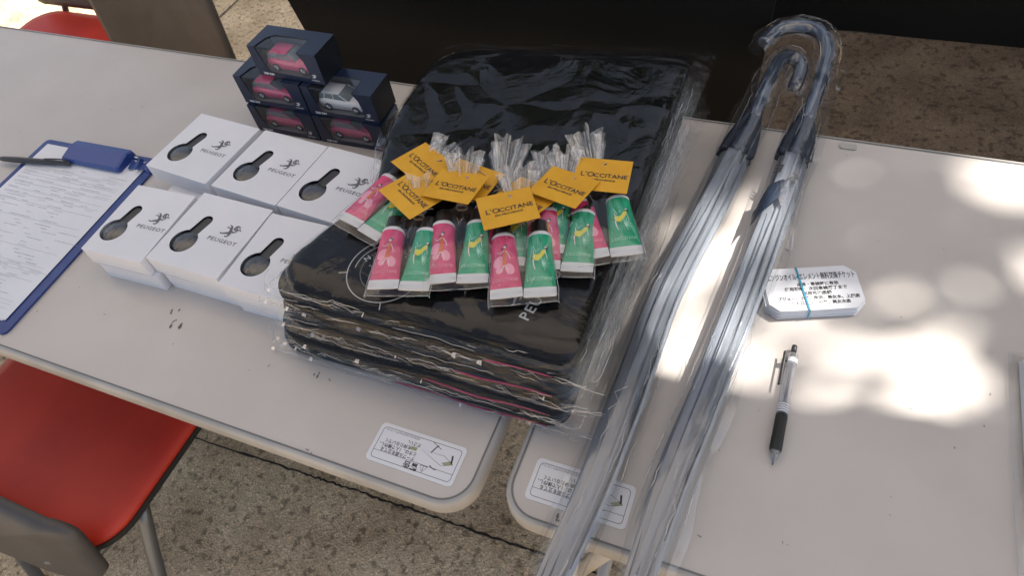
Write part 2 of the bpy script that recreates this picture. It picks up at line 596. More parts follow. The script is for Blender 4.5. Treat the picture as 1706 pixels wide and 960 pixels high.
# ------------------------------------------------------------------ tables
def folding_table(label, x0, x1, loc, rz, sticker_x, marks, near_x):
    t = thing('folding_table', label, 'table', loc, rz, 'long folding tables placed end to end')
    D = .60
    bm = bmesh.new()
    prism(bm, rrect(x0 + .006, x1 - .006, .006, D - .006, .032, 8), H - .022, H)
    obj('tabletop', bm, M['table'], t)
    # rounded vinyl edge: a half-round profile swept round the outline
    bm = bmesh.new()
    rings = []
    prof = [(.0065, .0002), (.0035, .0006), (.001, -.003), (0, -.008), (0, -.019), (.003, -.024), (.009, -.026)]
    for ins, dz in prof:
        rings.append([(x, y, H + dz) for x, y in rrect(x0 + ins, x1 - ins, ins, D - ins, .038 - ins, 8)])
    loft(bm, rings, True, False)
    obj('edge_band', bm, M['edge'], t, True)
    bm = bmesh.new()
    a = rrect(x0 + .0058, x1 - .0058, .0058, D - .0058, .0322, 8)
    b = rrect(x0 + .0078, x1 - .0078, .0078, D - .0078, .0302, 8)
    loft(bm, [[(x, y, H + .0007) for x, y in a], [(x, y, H + .0007) for x, y in b]], True, False)
    obj('edge_groove', bm, M['edge_line'], t)
    # folding steel legs
    for xe, sg in ((x0, 1), (x1, -1)):
        for yy in ((.24, .52) if x1 == 0 and sg < 0 else (.045, .555)):
            bm = bmesh.new()
            tube(bm, [(xe + sg * .045, yy, H - .03), (xe + sg * .05, yy, .015)], .0125, 12)
            l = obj('leg', bm, M['cream_metal'], t, True)
            bm = bmesh.new()
            tube(bm, [(xe + sg * .05, yy, .016), (xe + sg * .05, yy, .0)], [.016, .017], 12)
            obj('foot_cap', bm, M['rubber'], l, True)
        ya_, yb_ = (.24, .52) if x1 == 0 and sg < 0 else (.045, .555)
        for pts in ([(xe + sg * .05, ya_, .12), (xe + sg * .05, yb_, .12)], [(xe + sg * .135, ya_, H - .028), (xe + sg * .052, ya_, .42)],
                    [(xe + sg * .135, yb_, H - .028), (xe + sg * .052, yb_, .42)]):
            bm = bmesh.new()
            tube(bm, pts, .010, 10)
            obj('brace', bm, M['cream_metal'], t, True)
    for ya in (.022, D - .044):
        bm = bmesh.new()
        box(bm, x0 + .05, x1 - .05, ya, ya + .022, H - .06, H - .0225, .002)
        obj('apron', bm, M['cream_metal'], t)
    # warning sticker, upside down for someone at this side
    sw, sh = .0986, .0430
    bm = bmesh.new()
    prism(bm, rrect(0, sw, 0, sh, .005, 6), 0, .0003)
    st = obj('warning_sticker', bm, M['sticker'], t)
    st.location = (sticker_x[0] + sw, sticker_x[1] + sh, H + .0004)
    st.rotation_euler = (0, 0, PI)
    bm = bmesh.new()
    def outline(x0, x1, y0, y1, r, wd):
        o_ = rrect(x0, x1, y0, y1, r, 5)
        i_ = rrect(x0 + wd, x1 - wd, y0 + wd, y1 - wd, r - wd, 5)
        loft(bm, [[(x, y, 0) for x, y in o_], [(x, y, 0) for x, y in i_]], True, False)
    outline(.004, sw - .004, .004, sh - .004, .004, .0005)
    ribbon(bm, [(.004, sh - .0125), (sw - .004, sh - .0125)], .0004)
    put(bm, words('警告', .0082, bold=.0002), .041, sh - .0083)
    tri = [(.0315, sh - .0118), (.0395, sh - .0118), (.0355, sh - .0047)]
    ribbon(bm, tri + [tri[0], tri[1]], .0006, .00002)
    ribbon(bm, [(.0355, sh - .0065), (.0355, sh - .0092)], .0007, .00003)
    disc(bm, .0355, sh - .0105, .0005, z=.00003, n=8)
    for k, (s, x) in enumerate([('テーブル面を立てる', .048), ('ときは、1人で操作し、', .048), ('　　を持たないでく', .048), ('ださい。', .048)]):
        put(bm, words(s, .0048, bold=.00008, sx=.92), x, sh - .0152 - k * .0051)
    put(bm, words('※安全のため必ずお守りください', .0028), .052, .0062)
    # the little picture of the folding table
    ribbon(bm, [(.008, .021), (.020, .0255), (.046, .0155), (.020, .015), (.008, .021)], .0004, .00002)
    ribbon(bm, [(.010, .0205), (.012, .012)], .0018, .00002)
    ribbon(bm, [(.035, .016), (.032, .009), (.030, .0065)], .0012, .00002)
    ribbon(bm, [(.026, .0095), (.037, .0048)], .0006, .00003)
    ribbon(bm, arc(.024, .021, .010, 50, 100, 8), .0010, .00004)
    p = obj('printing', bm, M['ink'], st)
    p.location = (0, 0, .0004)
    bm = bmesh.new()
    prism(bm, [(.0085, .0212), (.016, .0245), (.020, .0225), (.0115, .018)], 0, .00005)
    p = obj('olive_patch', prism(bmesh.new(), [(.0505, sh - .0275), (.0575, sh - .0275), (.0575, sh - .0237), (.0505, sh - .0237)], 0, .00005), M['olive'], st)
    p.location = (0, 0, .00035)
    p = obj('olive_printing', bm, M['olive'], st)
    p.location = (0, 0, .00035)
    random.seed(int(near_x * 100) + 7)
    bm = bmesh.new()
    for q in range(70):
        cx, cy_ = random.uniform(x0 + .1, x1 - .1) if q % 2 else random.uniform(-.9 if x1 == 0 else 0, 0 if x1 == 0 else .6), random.uniform(.03, .57)
        rr = random.choice((.0004, .0005, .0008))
        l_ = random.uniform(1, 4)
        a0 = random.random() * 3
        bm.faces.new([bm.verts.new((cx + rr * l_ * math.cos(a) * math.cos(a0) - rr * math.sin(a) * math.sin(a0), cy_ + rr * l_ * math.cos(a) * math.sin(a0) + rr * math.sin(a) * math.cos(a0), H + .00025)) for a in np.linspace(0, 2 * PI, 6, endpoint=False)])
    tag(obj('dirt_specks', bm, M['scuff'], t), kind='stuff')
    for (mx, my, r) in marks:
        bm = bmesh.new()
        for q in range(3):
            n = 9
            cx, cy_ = mx + random.gauss(0, r * .7), my + random.gauss(0, r * .7)
            rr = r * random.uniform(.35, .8)
            a0 = random.random() * 6
            vs_ = []
            for k in range(n):
                a = a0 + 2 * PI * k / n
                q_ = rr * random.uniform(.45, 1.2)
                vs_.append(bm.verts.new((cx + q_ * math.cos(a) * .55, cy_ + q_ * math.sin(a), H + .0003 + .00002 * q)))
            bm.faces.new(vs_)
        obj('dirt_mark', bm, M['stain'], t)
    return t

folding_table('long greige folding table on the left carrying the white boxes and clipboard', -1.8, 0, (0, 0, 0), 0, (-.1228, .0214),
              [(-.4523, .115, .005), (-.4294, .0975, .006), (-.442, .104, .003), (-.222, .0945, .005), (-.205, .091, .002), (-.1865, .0088, .003), (-.84, .43, .0012), (-.90, .50, .001), (-.56, .13, .0008)], 0)
rt = folding_table('long greige folding table on the right with sun dapples and two umbrellas', 0, 1.8, (.0242, .0127, 0), .0056, (.0223, .0227),
              [(.062, .012, .004), (.10, .006, .003), (.30, .43, .0010)], 3)
bm = bmesh.new()
prism(bm, rrect(.243, .263, .576, .586, .003), H + .0002, H + .0022)
obj('edge_catch', bm, M['edge'], rt)

# ------------------------------------------------------------------ chairs
def curved_panel(bm, wd, z0, z1, y0, lean, bow, th, r=.03, n=14):
    """chair back shell: upright panel, bowed, rounded corners; lean shifts y at the top"""
    outl = rrect(-wd / 2, wd / 2, z0, z1, r, 6)
    def P(x, z, off):
        u = x / (wd / 2)
        return (x, y0 + lean * (z - z0) / (z1 - z0) + bow * u * u + off, z)
    cz = (z0 + z1) / 2
    rings = []
    for off, scs in ((-th / 2, (0.02, .35, .7, .93, 1)), (th / 2, (1, .93, .7, .35, .02))):
        for i, s in enumerate(scs):
            o2 = off * (1 if s < .99 else .55)
            rings.append([P(x * s, cz + (z - cz) * s, o2) for x, z in outl])
    loft(bm, rings)
    return bm

def chair(name_label, loc, rz, back=(.0, .30, .0), seat_w=.42, by=-.03, group='red seated chairs with grey shells'):
    """stacking meeting chair; local +y is where the sitter faces; the seat is 0.42 deep"""
    t = thing('meeting_chair', name_label, 'chair', loc, rz, group)
    SZ = .42
    bm = bmesh.new()
    outl = rrect(-seat_w / 2, seat_w / 2, 0, .42, (.075, .075, .04, .04), 10)
    rings = []
    for s, z in ((.02, SZ + .004), (.5, SZ + .003), (.85, SZ + .002), (.96, SZ - .001), (1, SZ - .010), (1, SZ - .018)):
        rings.append([(x * s, .21 + (y - .21) * s, z) for x, y in outl])
    loft(bm, rings)
    obj('seat', bm, M['red_seat'], t, True)
    bm = bmesh.new()
    outl2 = rrect(-seat_w / 2 - .001, seat_w / 2 + .001, -.001, .421, (.075, .075, .042, .042), 10)
    prism(bm, outl2, SZ - .030, SZ - .0185)
    obj('seat_pan', bm, M['rubber'], t)
    z0, z1, lean = back
    bm = bmesh.new()
    curved_panel(bm, seat_w + .01, z0, z1, by, lean, .035, .022)
    obj('backrest', bm, M['grey_plastic'], t, True)
    for sx in (-1, 1):
        bm = bmesh.new()
        tube(bm, smooth_path([(sx * (seat_w / 2 - .03), .30, SZ - .045), (sx * (seat_w / 2 - .01), .36, .2), (sx * (seat_w / 2 + .005), .38, .005)], 4), .011, 10)
        obj('leg', bm, M['steel'], t, True)
        bm = bmesh.new()
        tube(bm, smooth_path([(sx * (seat_w / 2 - .03), .10, SZ - .045), (sx * (seat_w / 2 - .01), .0, .2), (sx * (seat_w / 2 + .005), -.06, .005)], 4), .011, 10)
        obj('leg', bm, M['steel'], t, True)
        bm = bmesh.new()
        tube(bm, smooth_path([(sx * (seat_w / 2 - .035), .06, SZ - .045), (sx * (seat_w / 2 - .05), .0, SZ - .05), (sx * (seat_w / 2 - .07), by + .012 + lean * .3, z0 + .05)], 4), .009, 8)
        obj('back_support', bm, M['steel'], t, True)
    return t

chair('red seated chair pulled up on the near side of the left table', (-.775, -.155, 0), 0, (.37, .505, .03), by=-.040)
chair('red seated chair standing beyond the far left corner of the table', (-1.66, 1.04, 0), PI, (.43, .80, -.05), .42)
chair('grey backed chair tucked under the far edge of the left table', (-1.085, .765, 0), R(182), (.44, .90, -.05), .32)

# ------------------------------------------------------------------ black panels behind
t = thing('display_board', 'large matt black panel standing right behind the table with a slanted left end', 'panel', (0, .80, 0))
bm = bmesh.new()
prof = [(-.66, .0), (.115, .0), (.150, 1.0), (-.775, 1.0), (-.735, .70), (-.712, .58)]
lo = [bm.verts.new((x, .0, z)) for x, z in prof]
hi = [bm.verts.new((x, .025, z)) for x, z in prof]
bm.faces.new(lo)
bm.faces.new(hi[::-1])
for i in range(len(prof)):
    j = (i + 1) % len(prof)
    bm.faces.new((lo[j], lo[i], hi[i], hi[j]))
obj('board', bm, M['black_panel'], t)
for x in (-.55, .0):
    bm = bmesh.new()
    box(bm, x - .02, x + .02, -.08, .20, 0, .03, .004)
    obj('foot', bm, M['rubber'], t)
    bm = bmesh.new()
    tube(bm, [(x, .19, .02), (x, .03, .62)], .012, 10)
    obj('strut', bm, M['steel'], t, True)
t = thing('black_screen', 'long black screen standing on the paving behind the right table', 'screen', (0, 1.935, 0))
bm = bmesh.new()
xs = np.linspace(-.6, 3.2, 80)
zb = .003 + .010 * np.exp(-((xs - .33) / .12) ** 2)
zb[np.abs(xs - .33) > .26] = .0005
front = [(x, 0, z) for x, z in zip(xs, zb)]
rings = [front, [(x, 0, 1.3) for x in xs], [(x, .02, 1.3) for x in xs], [(x, .02, z) for x, z in zip(xs, zb)]]
V = [[bm.verts.new(p) for p in r_] for r_ in rings]
for a, b in ((0, 1), (1, 2), (2, 3)):
    for i in range(len(xs) - 1): bm.faces.new((V[a][i], V[a][i + 1], V[b][i + 1], V[b][i]))
obj('screen_panel', bm, M['black_panel'], t)
for x in (-.4, 1.3, 3.0):
    bm = bmesh.new()
    tube(bm, [(x, .035, 0), (x, .035, 1.32)], .014, 10)
    box(bm, x - .02, x + .02, .03, .3, 0, .02, .003)
    obj('stand', bm, M['steel'], t)

# ------------------------------------------------------------------ unseen roof added overhead to block the sun
t = thing('shade_roof', 'added unseen white roof that shades the tables', 'occluder', (0, 0, 0))
bm = bmesh.new()
rows = []
X0, X1, Y0, Y1, ZE, ZT = -3.6, 2.6, -.15, 1.168, 2.6, 2.85
TW = lambda x: .010 * math.sin(x * 17) + .006 * math.sin(x * 41 + 1)  # wave in the roof edge shapes the shade line on the table
nx, ny = 120, 16
def roofz(u, v):
    a = min(u, 1 - u) * (X1 - X0) / ((Y1 - Y0))
    b = min(v, 1 - v)
    return ZE + (ZT - ZE) * min(1, 2 * min(a, b)) - .04 * math.sin(u * PI * 5) ** 2 * (1 - 2 * b)
G = [[bm.verts.new((X0 + (X1 - X0) * i / nx, Y0 + (Y1 - Y0) * j / ny + (TW(X0 + (X1 - X0) * i / nx) if j == ny else 0), roofz(i / nx, j / ny))) for i in range(nx + 1)] for j in range(ny + 1)]
for j in range(ny):
    for i in range(nx): bm.faces.new((G[j][i], G[j][i + 1], G[j + 1][i + 1], G[j + 1][i]))
obj('roof', bm, M['occluder'], t, True)  # added unseen roof, there to block the sun
for x in (X0, X1):
    for y in (Y0, Y1):
        bm = bmesh.new()
        tube(bm, [(x, y, 0), (x, y, ZE)], .022, 10)
        obj('post', bm, M['cream_metal'], t, True)

# ------------------------------------------------------------------ tree: its leaves throw the dapples
random.seed(11)
rng = np.random.default_rng(11)
t = thing('shade_tree', 'leafy tree beyond the added roof that throws dappled shade on the table', 'tree', (5.6, 6.0, 0))
base = Vector((5.6, 6.0, 0))
bm = bmesh.new()
tube(bm, [(0, 0, 0), (-.1, -.1, 1.5), (-.3, -.3, 2.8), (-.8, -.8, 3.9)], [.22, .17, .14, .10], 12)
for k in range(9):
    ex = Vector((rng.uniform(-5.2, -.6), rng.uniform(-5.0, -.6), rng.uniform(4.7, 5.7)))
    st_ = Vector((-.3, -.3, 2.8)).lerp(Vector((-.8, -.8, 3.9)), rng.uniform(0, 1))
    tube(bm, smooth_path([st_, st_.lerp(ex, .5) + Vector((0, 0, .35)), ex], 6), list(np.linspace(.06, .012, 13)), 7)
obj('trunk', bm, M['bark'], t, True)
# holes in the crown, given where their light lands on the plane of the table top
pin = [(.287, .546, .011), (.351, .590, .010), (.360, .525, .008), (.322, .444, .013), (.413, .505, .011), (.248, .535, .007), (.385, .47, .006)]
big = [[(.375, .60), (.47, .63), (.62, .62), (.60, .52), (.466, .518), (.44, .520), (.40, .555)],
       [(.441, .473), (.60, .50), (.60, .38), (.475, .40)],
       [(.10, .20), (.50, .20), (.50, .27), (.425, .29), (.415, .36), (.44, .42), (.35, .43), (.32, .375), (.25, .34), (.185, .32), (.17, .33), (.14, .30), (.12, .24)],
       [(.085, .20), (.075, .33), (.10, .46), (.135, .47), (.15, .3), (.14, .2)],
       [(.145, .30), (.135, .40), (.165, .50), (.19, .52), (.215, .44), (.215, .35), (.185, .32)]]
soft = [[(.20, .33), (.31, .39), (.31, .36), (.24, .30)], [(.36, .39), (.44, .44), (.42, .36), (.385, .34)], [(.12, .20), (.12, .27), (.3, .27), (.3, .20)], [(.38, .20), (.52, .20), (.52, .27), (.44, .28)]]
def inside(poly, x, y):
    c = False
    j = len(poly) - 1
    for i in range(len(poly)):
        xi, yi = poly[i]
        xj, yj = poly[j]
        if (yi > y) != (yj > y) and x < (xj - xi) * (y - yi) / (yj - yi) + xi: c = not c
        j = i
    return c
def lit(x, y, mr):
    for (a, b, r) in pin:
        if (x - a) ** 2 + (y - b) ** 2 < (r + mr * .6) ** 2: return 1
    for p in big:
        if inside(p, x, y): return 1
        for k in range(6):
            a = k * PI / 3
            if inside(p, x + mr * .1 * math.cos(a), y + mr * .1 * math.sin(a)): return 1
    return 0
bm = bmesh.new()
cnt = 0
S1 = SUN.cross(Vector((0, 0, 1))).normalized()
def leaf(c, L_, W_):
    nrm = (SUN + Vector(rng.normal(0, .55, 3))).normalized()
    a = nrm.orthogonal().normalized()
    a = Matrix.Rotation(rng.uniform(0, 6.28), 3, nrm) @ a
    b = nrm.cross(a)
    v = [c + a * L_, c + a * L_ * .35 + b * W_ + nrm * .1 * W_, c - a * L_ * .45 + b * W_ * .8, c - a * L_ * .9, c - a * L_ * .45 - b * W_ * .8, c + a * L_ * .35 - b * W_ + nrm * .1 * W_]
    bm.faces.new([bm.verts.new(p - base) for p in v])
tries = 0
while cnt < 19000 and tries < 90000:
    tries += 1
    near = rng.random() < .30
    if near:
        px, py = rng.uniform(-.1, .75), rng.uniform(.15, .75)
        L_, W_ = .026, .017
    else:
        px, py = rng.uniform(-1.85, 2.9), rng.uniform(.12, 2.36)
        L_, W_ = .070, .045
    if .05 < px < .65 and .12 < py < .72:
        if lit(px, py, L_ * .62) and not (rng.random() < .02): continue
        if not near: continue
    k = rng.uniform(5.0, 5.9)
    c = Vector((px, py, H)) + SUN * k
    leaf(c, L_, W_)
    cnt += 1
# a few stray leaves cross the open patches, so they are not evenly bright
cores = [[(.30, .268), (.345, .27), (.35, .315), (.305, .315)], [(.355, .25), (.43, .255), (.432, .33), (.40, .36), (.365, .33)], [(.45, .40), (.6, .38), (.6, .50), (.45, .47)]]
n_ = 0
while n_ < 75:
    px, py = rng.uniform(.15, .52), rng.uniform(.17, .44)
    if not inside(big[2], px, py) or any(inside(c_, px, py) for c_ in cores): continue
    if px < .30 and rng.random() < .75: continue
    leaf(Vector((px, py, H)) + SUN * rng.uniform(5, 5.9), .020, .012)
    n_ += 1
for q in range(60):  # leaves added to close a stray gap of light over the left table
    leaf(Vector((-1.02 + rng.uniform(-.12, .12), .52 + rng.uniform(-.10, .10), H)) + SUN * rng.uniform(5, 5.9), .060, .040)
# the rest of the crown, behind and around
for q in range(5200):
    a = rng.normal(0, 1, 3)
    a /= np.linalg.norm(a)
    c = base + Vector((-.3 + a[0] * 2.6, -.3 + a[1] * 2.6, 4.9 + a[2] * 1.3)) * 1.0
    rr = rng.uniform(.55, 1.05)
    c = base + Vector((-.3 + a[0] * 2.6 * rr, -.3 + a[1] * 2.6 * rr, 4.9 + a[2] * 1.3 * rr))
    # keep the line of light to the open patches clear
    kk = (c.z - H) / SUN.z
    pl = c - SUN * kk
    if .0 < pl.x < .7 and .1 < pl.y < .75: continue
    if .45 < pl.x < 1.15 and 2.3 < pl.y < 2.95: continue
    leaf(c, .085, .055)
obj('crown', bm, M['leaf'], t)

for (tx, ty, hh, lab) in ((-2.6, 6.4, 3.4, 'added unseen tree behind the screens on the left side'), (1.2, 8.2, 3.8, 'added unseen tree farther back behind the long black screen')):
    t2 = thing('added_tree', lab, 'tree', (tx, ty, 0), 0, 'trees added for dark reflections')  # unseen trees added to darken and break up reflections in the wraps
    bm = bmesh.new()
    tube(bm, [(0, 0, 0), (.05, 0, 1.2), (0, .1, 2.4), (.1, 0, 3.4)], [.16, .13, .1, .05], 10)
    for q in range(7):
        a = rng.uniform(0, 6.28)
        tube(bm, smooth_path([(0, .05, 1.8 + .2 * q), (.8 * math.cos(a), .8 * math.sin(a), 2.5 + .2 * q), (1.7 * math.cos(a), 1.7 * math.sin(a), 3.0 + .2 * q)], 4), list(np.linspace(.05, .01, 9)), 6)
    obj('trunk', bm, M['bark'], t2, True)  # trunk of the added unseen tree
    bm = bmesh.new()
    base = Vector((tx, ty, 0))
    for q in range(7000):
        a = rng.normal(0, 1, 3)
        a /= np.linalg.norm(a)
        rr = rng.uniform(.5, 1.0) * (1 + .18 * math.sin(5 * a[0] + 3 * a[2]) + .12 * math.sin(9 * a[1]))
        leaf(base + Vector((a[0] * 2.5 * rr, a[1] * 1.8 * rr, hh + a[2] * 2.2 * rr)), .10, .065)
    obj('crown', bm, M['leaf'], t2)  # crown of the added unseen tree

# ------------------------------------------------------------------ clipboard with questionnaire
t = thing('clipboard', 'blue A4 clipboard lying on the left end of the left table', 'clipboard', (-.894, .339, H), .0248)
CW, CH = .2376, .3256
bm = bmesh.new()
prism(bm, rrect(0, CW, -CH, 0, .008, 5), .0006, .0036)
obj('board', bm, M['blue_board'], t)
bm = bmesh.new()
rings = []
for x in (.076, .079, .187, .190):
    k = .0 if x in (.079, .187) else .0015
    rings.append([(x, -.040 + k, .005), (x, -.043 + k, .010), (x, -.040 + k, .015 - k), (x, -.015, .020 - k), (x, -.003 - k, .017 - k), (x, -.001 - k, .009), (x, -.003 - k, .004)])
loft(bm, rings)
cl = obj('clip', bm, M['blue_clip'], t)
bm = bmesh.new()
tube(bm, [(.072, -.006, .0055), (.196, -.006, .0055)], .0018, 8)
obj('clip_spring', bm, M['chrome'], cl, True)
bm = bmesh.new()
pts = [(.192, -.020, .006), (.200, -.024, .009), (.207, -.016, .006), (.214, -.026, .012), (.221, -.018, .006), (.233, -.022, .005)]
prev = None
for i, p in enumerate(smooth_path(pts, 5)):
    a = bm.verts.new((p.x, p.y + .009, p.z + .003 * math.sin(i)))
    b = bm.verts.new((p.x + .003, p.y - .009, p.z))
    if prev: bm.faces.new((prev[0], prev[1], b, a))
    prev = (a, b)
obj('ribbon', bm, M['blue_clip'], t)

t = thing('survey_sheet', 'printed white questionnaire sheets held by the blue clipboard', 'paper', (-.894, .339, H), .0248 - .004)
bm = bmesh.new()
pw, ph = .210, .297
def sheet(bm, x0, y0, rz, z, w_=pw, h_=ph, curl=.0):
    n = 14
    ca, sa = math.cos(rz), math.sin(rz)
    V = []
    for j in range(n + 1):
        row = []
        for i in range(n + 1):
            x, y = w_ * i / n, -h_ * j / n
            zz = z + curl * (abs(i / n - .5) * 2) ** 3 * (j / n) ** 2
            row.append(bm.verts.new((x0 + ca * x - sa * y, y0 + sa * x + ca * y, zz)))
        V.append(row)
    for j in range(n):
        for i in range(n): bm.faces.new((V[j][i], V[j + 1][i], V[j + 1][i + 1], V[j][i + 1]))
sheet(bm, .010, -.0105, -.004, .0040)
sheet(bm, .0115, -.010, .0, .0043)
sheet(bm, .0125, -.011, .006, .0046, curl=.0006)
obj('sheets', bm, M['paper'], t)
bm = bmesh.new()
random.seed(5)
y = -.052
while y > -.290:
    kind = random.random()
    if kind < .5:
        ribbon(bm, [(.020, y - .002), (.212, y - .003)], .00035, .0053)
    x = .020 + (random.random() * .02 if kind > .5 else 0)
    while x < .19:
        l = random.uniform(.008, .042) * (1 if kind < .75 else .4)
        hgt = random.uniform(.0009, .0013)
        xx = x
        while xx < x + l:                       # one small blot per character
            ww = random.uniform(.0009, .0016)
            yy = y + random.uniform(-.0002, .0002)
            ribbon(bm, [(xx, yy), (xx + ww, yy + .0001)], hgt * random.uniform(.5, 1), .00535)
            xx += ww + .0006
        x += l + random.uniform(.008, .06)
    y -= random.choice((.0052, .0062, .0085))
obj('printing', bm, M['pale_ink'], t)

t = thing('ballpoint_pen', 'slim dark ballpoint pen lying across the top of the clipboard', 'pen', (-.795, .296, H + .0105), PI / 2 + R(8.5))
bm = bmesh.new()
rings = [(0, .0012), (.002, .0033), (.010, .0036), (.04, .0043), (.10, .0048), (.128, .0042), (.142, .0014)]
tube(bm, [(0, y_, 0) for y_, _ in rings], [r_ for _, r_ in rings], 14)
obj('barrel', bm, M['pen_black'], t, True)
bm = bmesh.new()
tube(bm, smooth_path([(0, .004, .0035), (0, .012, .0078), (0, .045, .0062)], 5), .0012, 6)
obj('clip', bm, M['pen_black'], t, True)

# ------------------------------------------------------------------ white boxes
def keyhole(cx, cy_, r, w_, ex, ey):
    """disc joined to a rounded slot that points towards (ex, ey)"""
    d = Vector((ex - cx, ey - cy_))
    L_ = d.length
    a = math.atan2(d.y, d.x)
    half = math.asin(w_ / r)
    pts = []
    n = 26
    for k in range(n + 1):
        th = a + half + (2 * PI - 2 * half) * k / n
        pts.append((cx + r * math.cos(th), cy_ + r * math.sin(th)))
    ux, uy = d.x / L_, d.y / L_
    px, py = -uy, ux
    for k in range(11):
        th = -PI / 2 + PI * k / 10
        q = L_ - w_
        pts.append((cx + ux * (q + w_ * math.cos(th)) + px * w_ * math.sin(th), cy_ + uy * (q + w_ * math.cos(th)) + py * w_ * math.sin(th)))
    return pts

BH = .026
def white_box(label, loc, rz, bw=.113, bd=.116, cx=.030, open_top=True):
    t = thing('gift_box', label, 'box', loc, rz, 'white gift boxes with a keyhole window')
    key = keyhole(cx, .038, .0182, .0082, cx + .009, .083)
    bm = filled(rrect(0, bw, 0, bd, .0008, 2), [key], .0006)
    bmesh.ops.translate(bm, vec=(0, 0, BH), verts=bm.verts)
    obj('lid', bm, M['card_white'], t)
    bm = bmesh.new()
    o_ = rrect(0, bw, 0, bd, .0012, 3)
    i_ = rrect(.0008, bw - .0008, .0008, bd - .0008, .0006, 3)
    sl_ = .0004
    loft(bm, [[(x, y, .0004) for x, y in i_], [(x, y, .0) for x, y in o_], [(x, y, BH - .0007) for x, y in o_], [(x, y, BH - .0007) for x, y in i_], [(x, y, .001) for x, y in i_]])
    obj('carton', bm, M['card_white'], t)
    bm = bmesh.new()
    box(bm, .004, bw - .004, .004, bd - .004, .002, .012)
    obj('inner_tray', bm, M['insert_dark'], t)
    ux = Vector((.009, .045)).normalized()
    bm = bmesh.new()
    rings = []
    for s, z in ((.03, .0252), (.35, .0250), (.6, .0246), (.8, .0240), (.92, .0232), (.98, .0215), (1.0, .016)):
        rings.append([(cx + .0174 * s * math.cos(2 * PI * k / 32), .038 + .0174 * s * math.sin(2 * PI * k / 32), z) for k in range(32)])
    loft(bm, rings[::-1])
    kr = obj('metal_disc', bm, M['blister'], t, True)
    bm = bmesh.new()
    a = Vector((cx, .038)) + ux * .014
    b = Vector((cx, .038)) + ux * .043
    pv = Vector((-ux.y, ux.x)) * .0074
    for z0, z1 in ((.013, .0238),):
        poly = [(a - pv), (b - pv), (b + pv), (a + pv)]
        prism(bm, [(p.x, p.y) for p in poly][::1], z0, z1)
    obj('strap', bm, M['strap'], t)
    m = bmesh.new()
    rings = []
    for s, z in ((.02, .0290), (.3, .0286), (.55, .0276), (.8, .0264), (1.0, .0254)):
        rings.append([(cx + .0160 * s * math.cos(2 * PI * k / 28), .038 + .0160 * s * math.sin(2 * PI * k / 28), z - .0012) for k in range(28)])
    loft(m, rings, True, False)
    obj('clear_dome', m, M['film_bag'], t, True)
    bm = bmesh.new()
    m = bmesh.new()
    lion(m, .021)
    put(bm, m, cx + .043, .0585)
    put(bm, words('PEUGEOT', .0078, 'CENTER', sx=1.18, bold=.00012, spacing=1.15), cx + .050, .052)
    p = obj('printing', bm, M['grey_ink'], t)
    p.location = (0, 0, BH + .0002)
    return t
TOP = H + BH + .0008
g1 = [('white keyhole window box nearest the clipboard, front row, on top of its pair', (-.5885, .139, TOP), R(1.5), .097, .022),
      ('white keyhole window box in the middle of the front row, on top of its pair', (-.4905, .1505, TOP), R(-1.8), .113, .030),
      ('white keyhole window box in the front row tucked against the black stack, upper one', (-.372, .142, TOP), R(0), .113, .028),
      ('white keyhole window box alone at the back left beside the blue clip', (-.609, .2905, TOP), R(-5), .113, .030),
      ('white keyhole window box in the middle of the back row below the toy car boxes', (-.4865, .2805, TOP), R(-5), .111, .030),
      ('white keyhole window box at the right of the back row touching the plastic wrap', (-.3745, .2715, TOP), R(-5), .111, .030)]
for lab, loc, rz, bw, cx in g1: white_box(lab, loc, rz, bw, cx=cx)
g2 = [('lower white box under the front box nearest the clipboard', (-.580, .139, H + .0003), R(1.5), .097),
      ('lower white box under the middle front box', (-.4785, .1495, H + .0003), R(-1.0), .113),
      ('lower white box under the front box beside the black stack', (-.3635, .1435, H + .0003), R(.3), .113),
      ('lower white box under the back left box, its end poking out in front', (-.575, .276, H + .0003), R(-4), .113),
      ('lower white box under the middle back box', (-.4605, .270, H + .0003), R(-3.5), .113),
      ('lower white box under the right back box', (-.3455, .263, H + .0003), R(-3), .105)]
for lab, loc, rz, bw in g2: white_box(lab, loc, rz, bw)

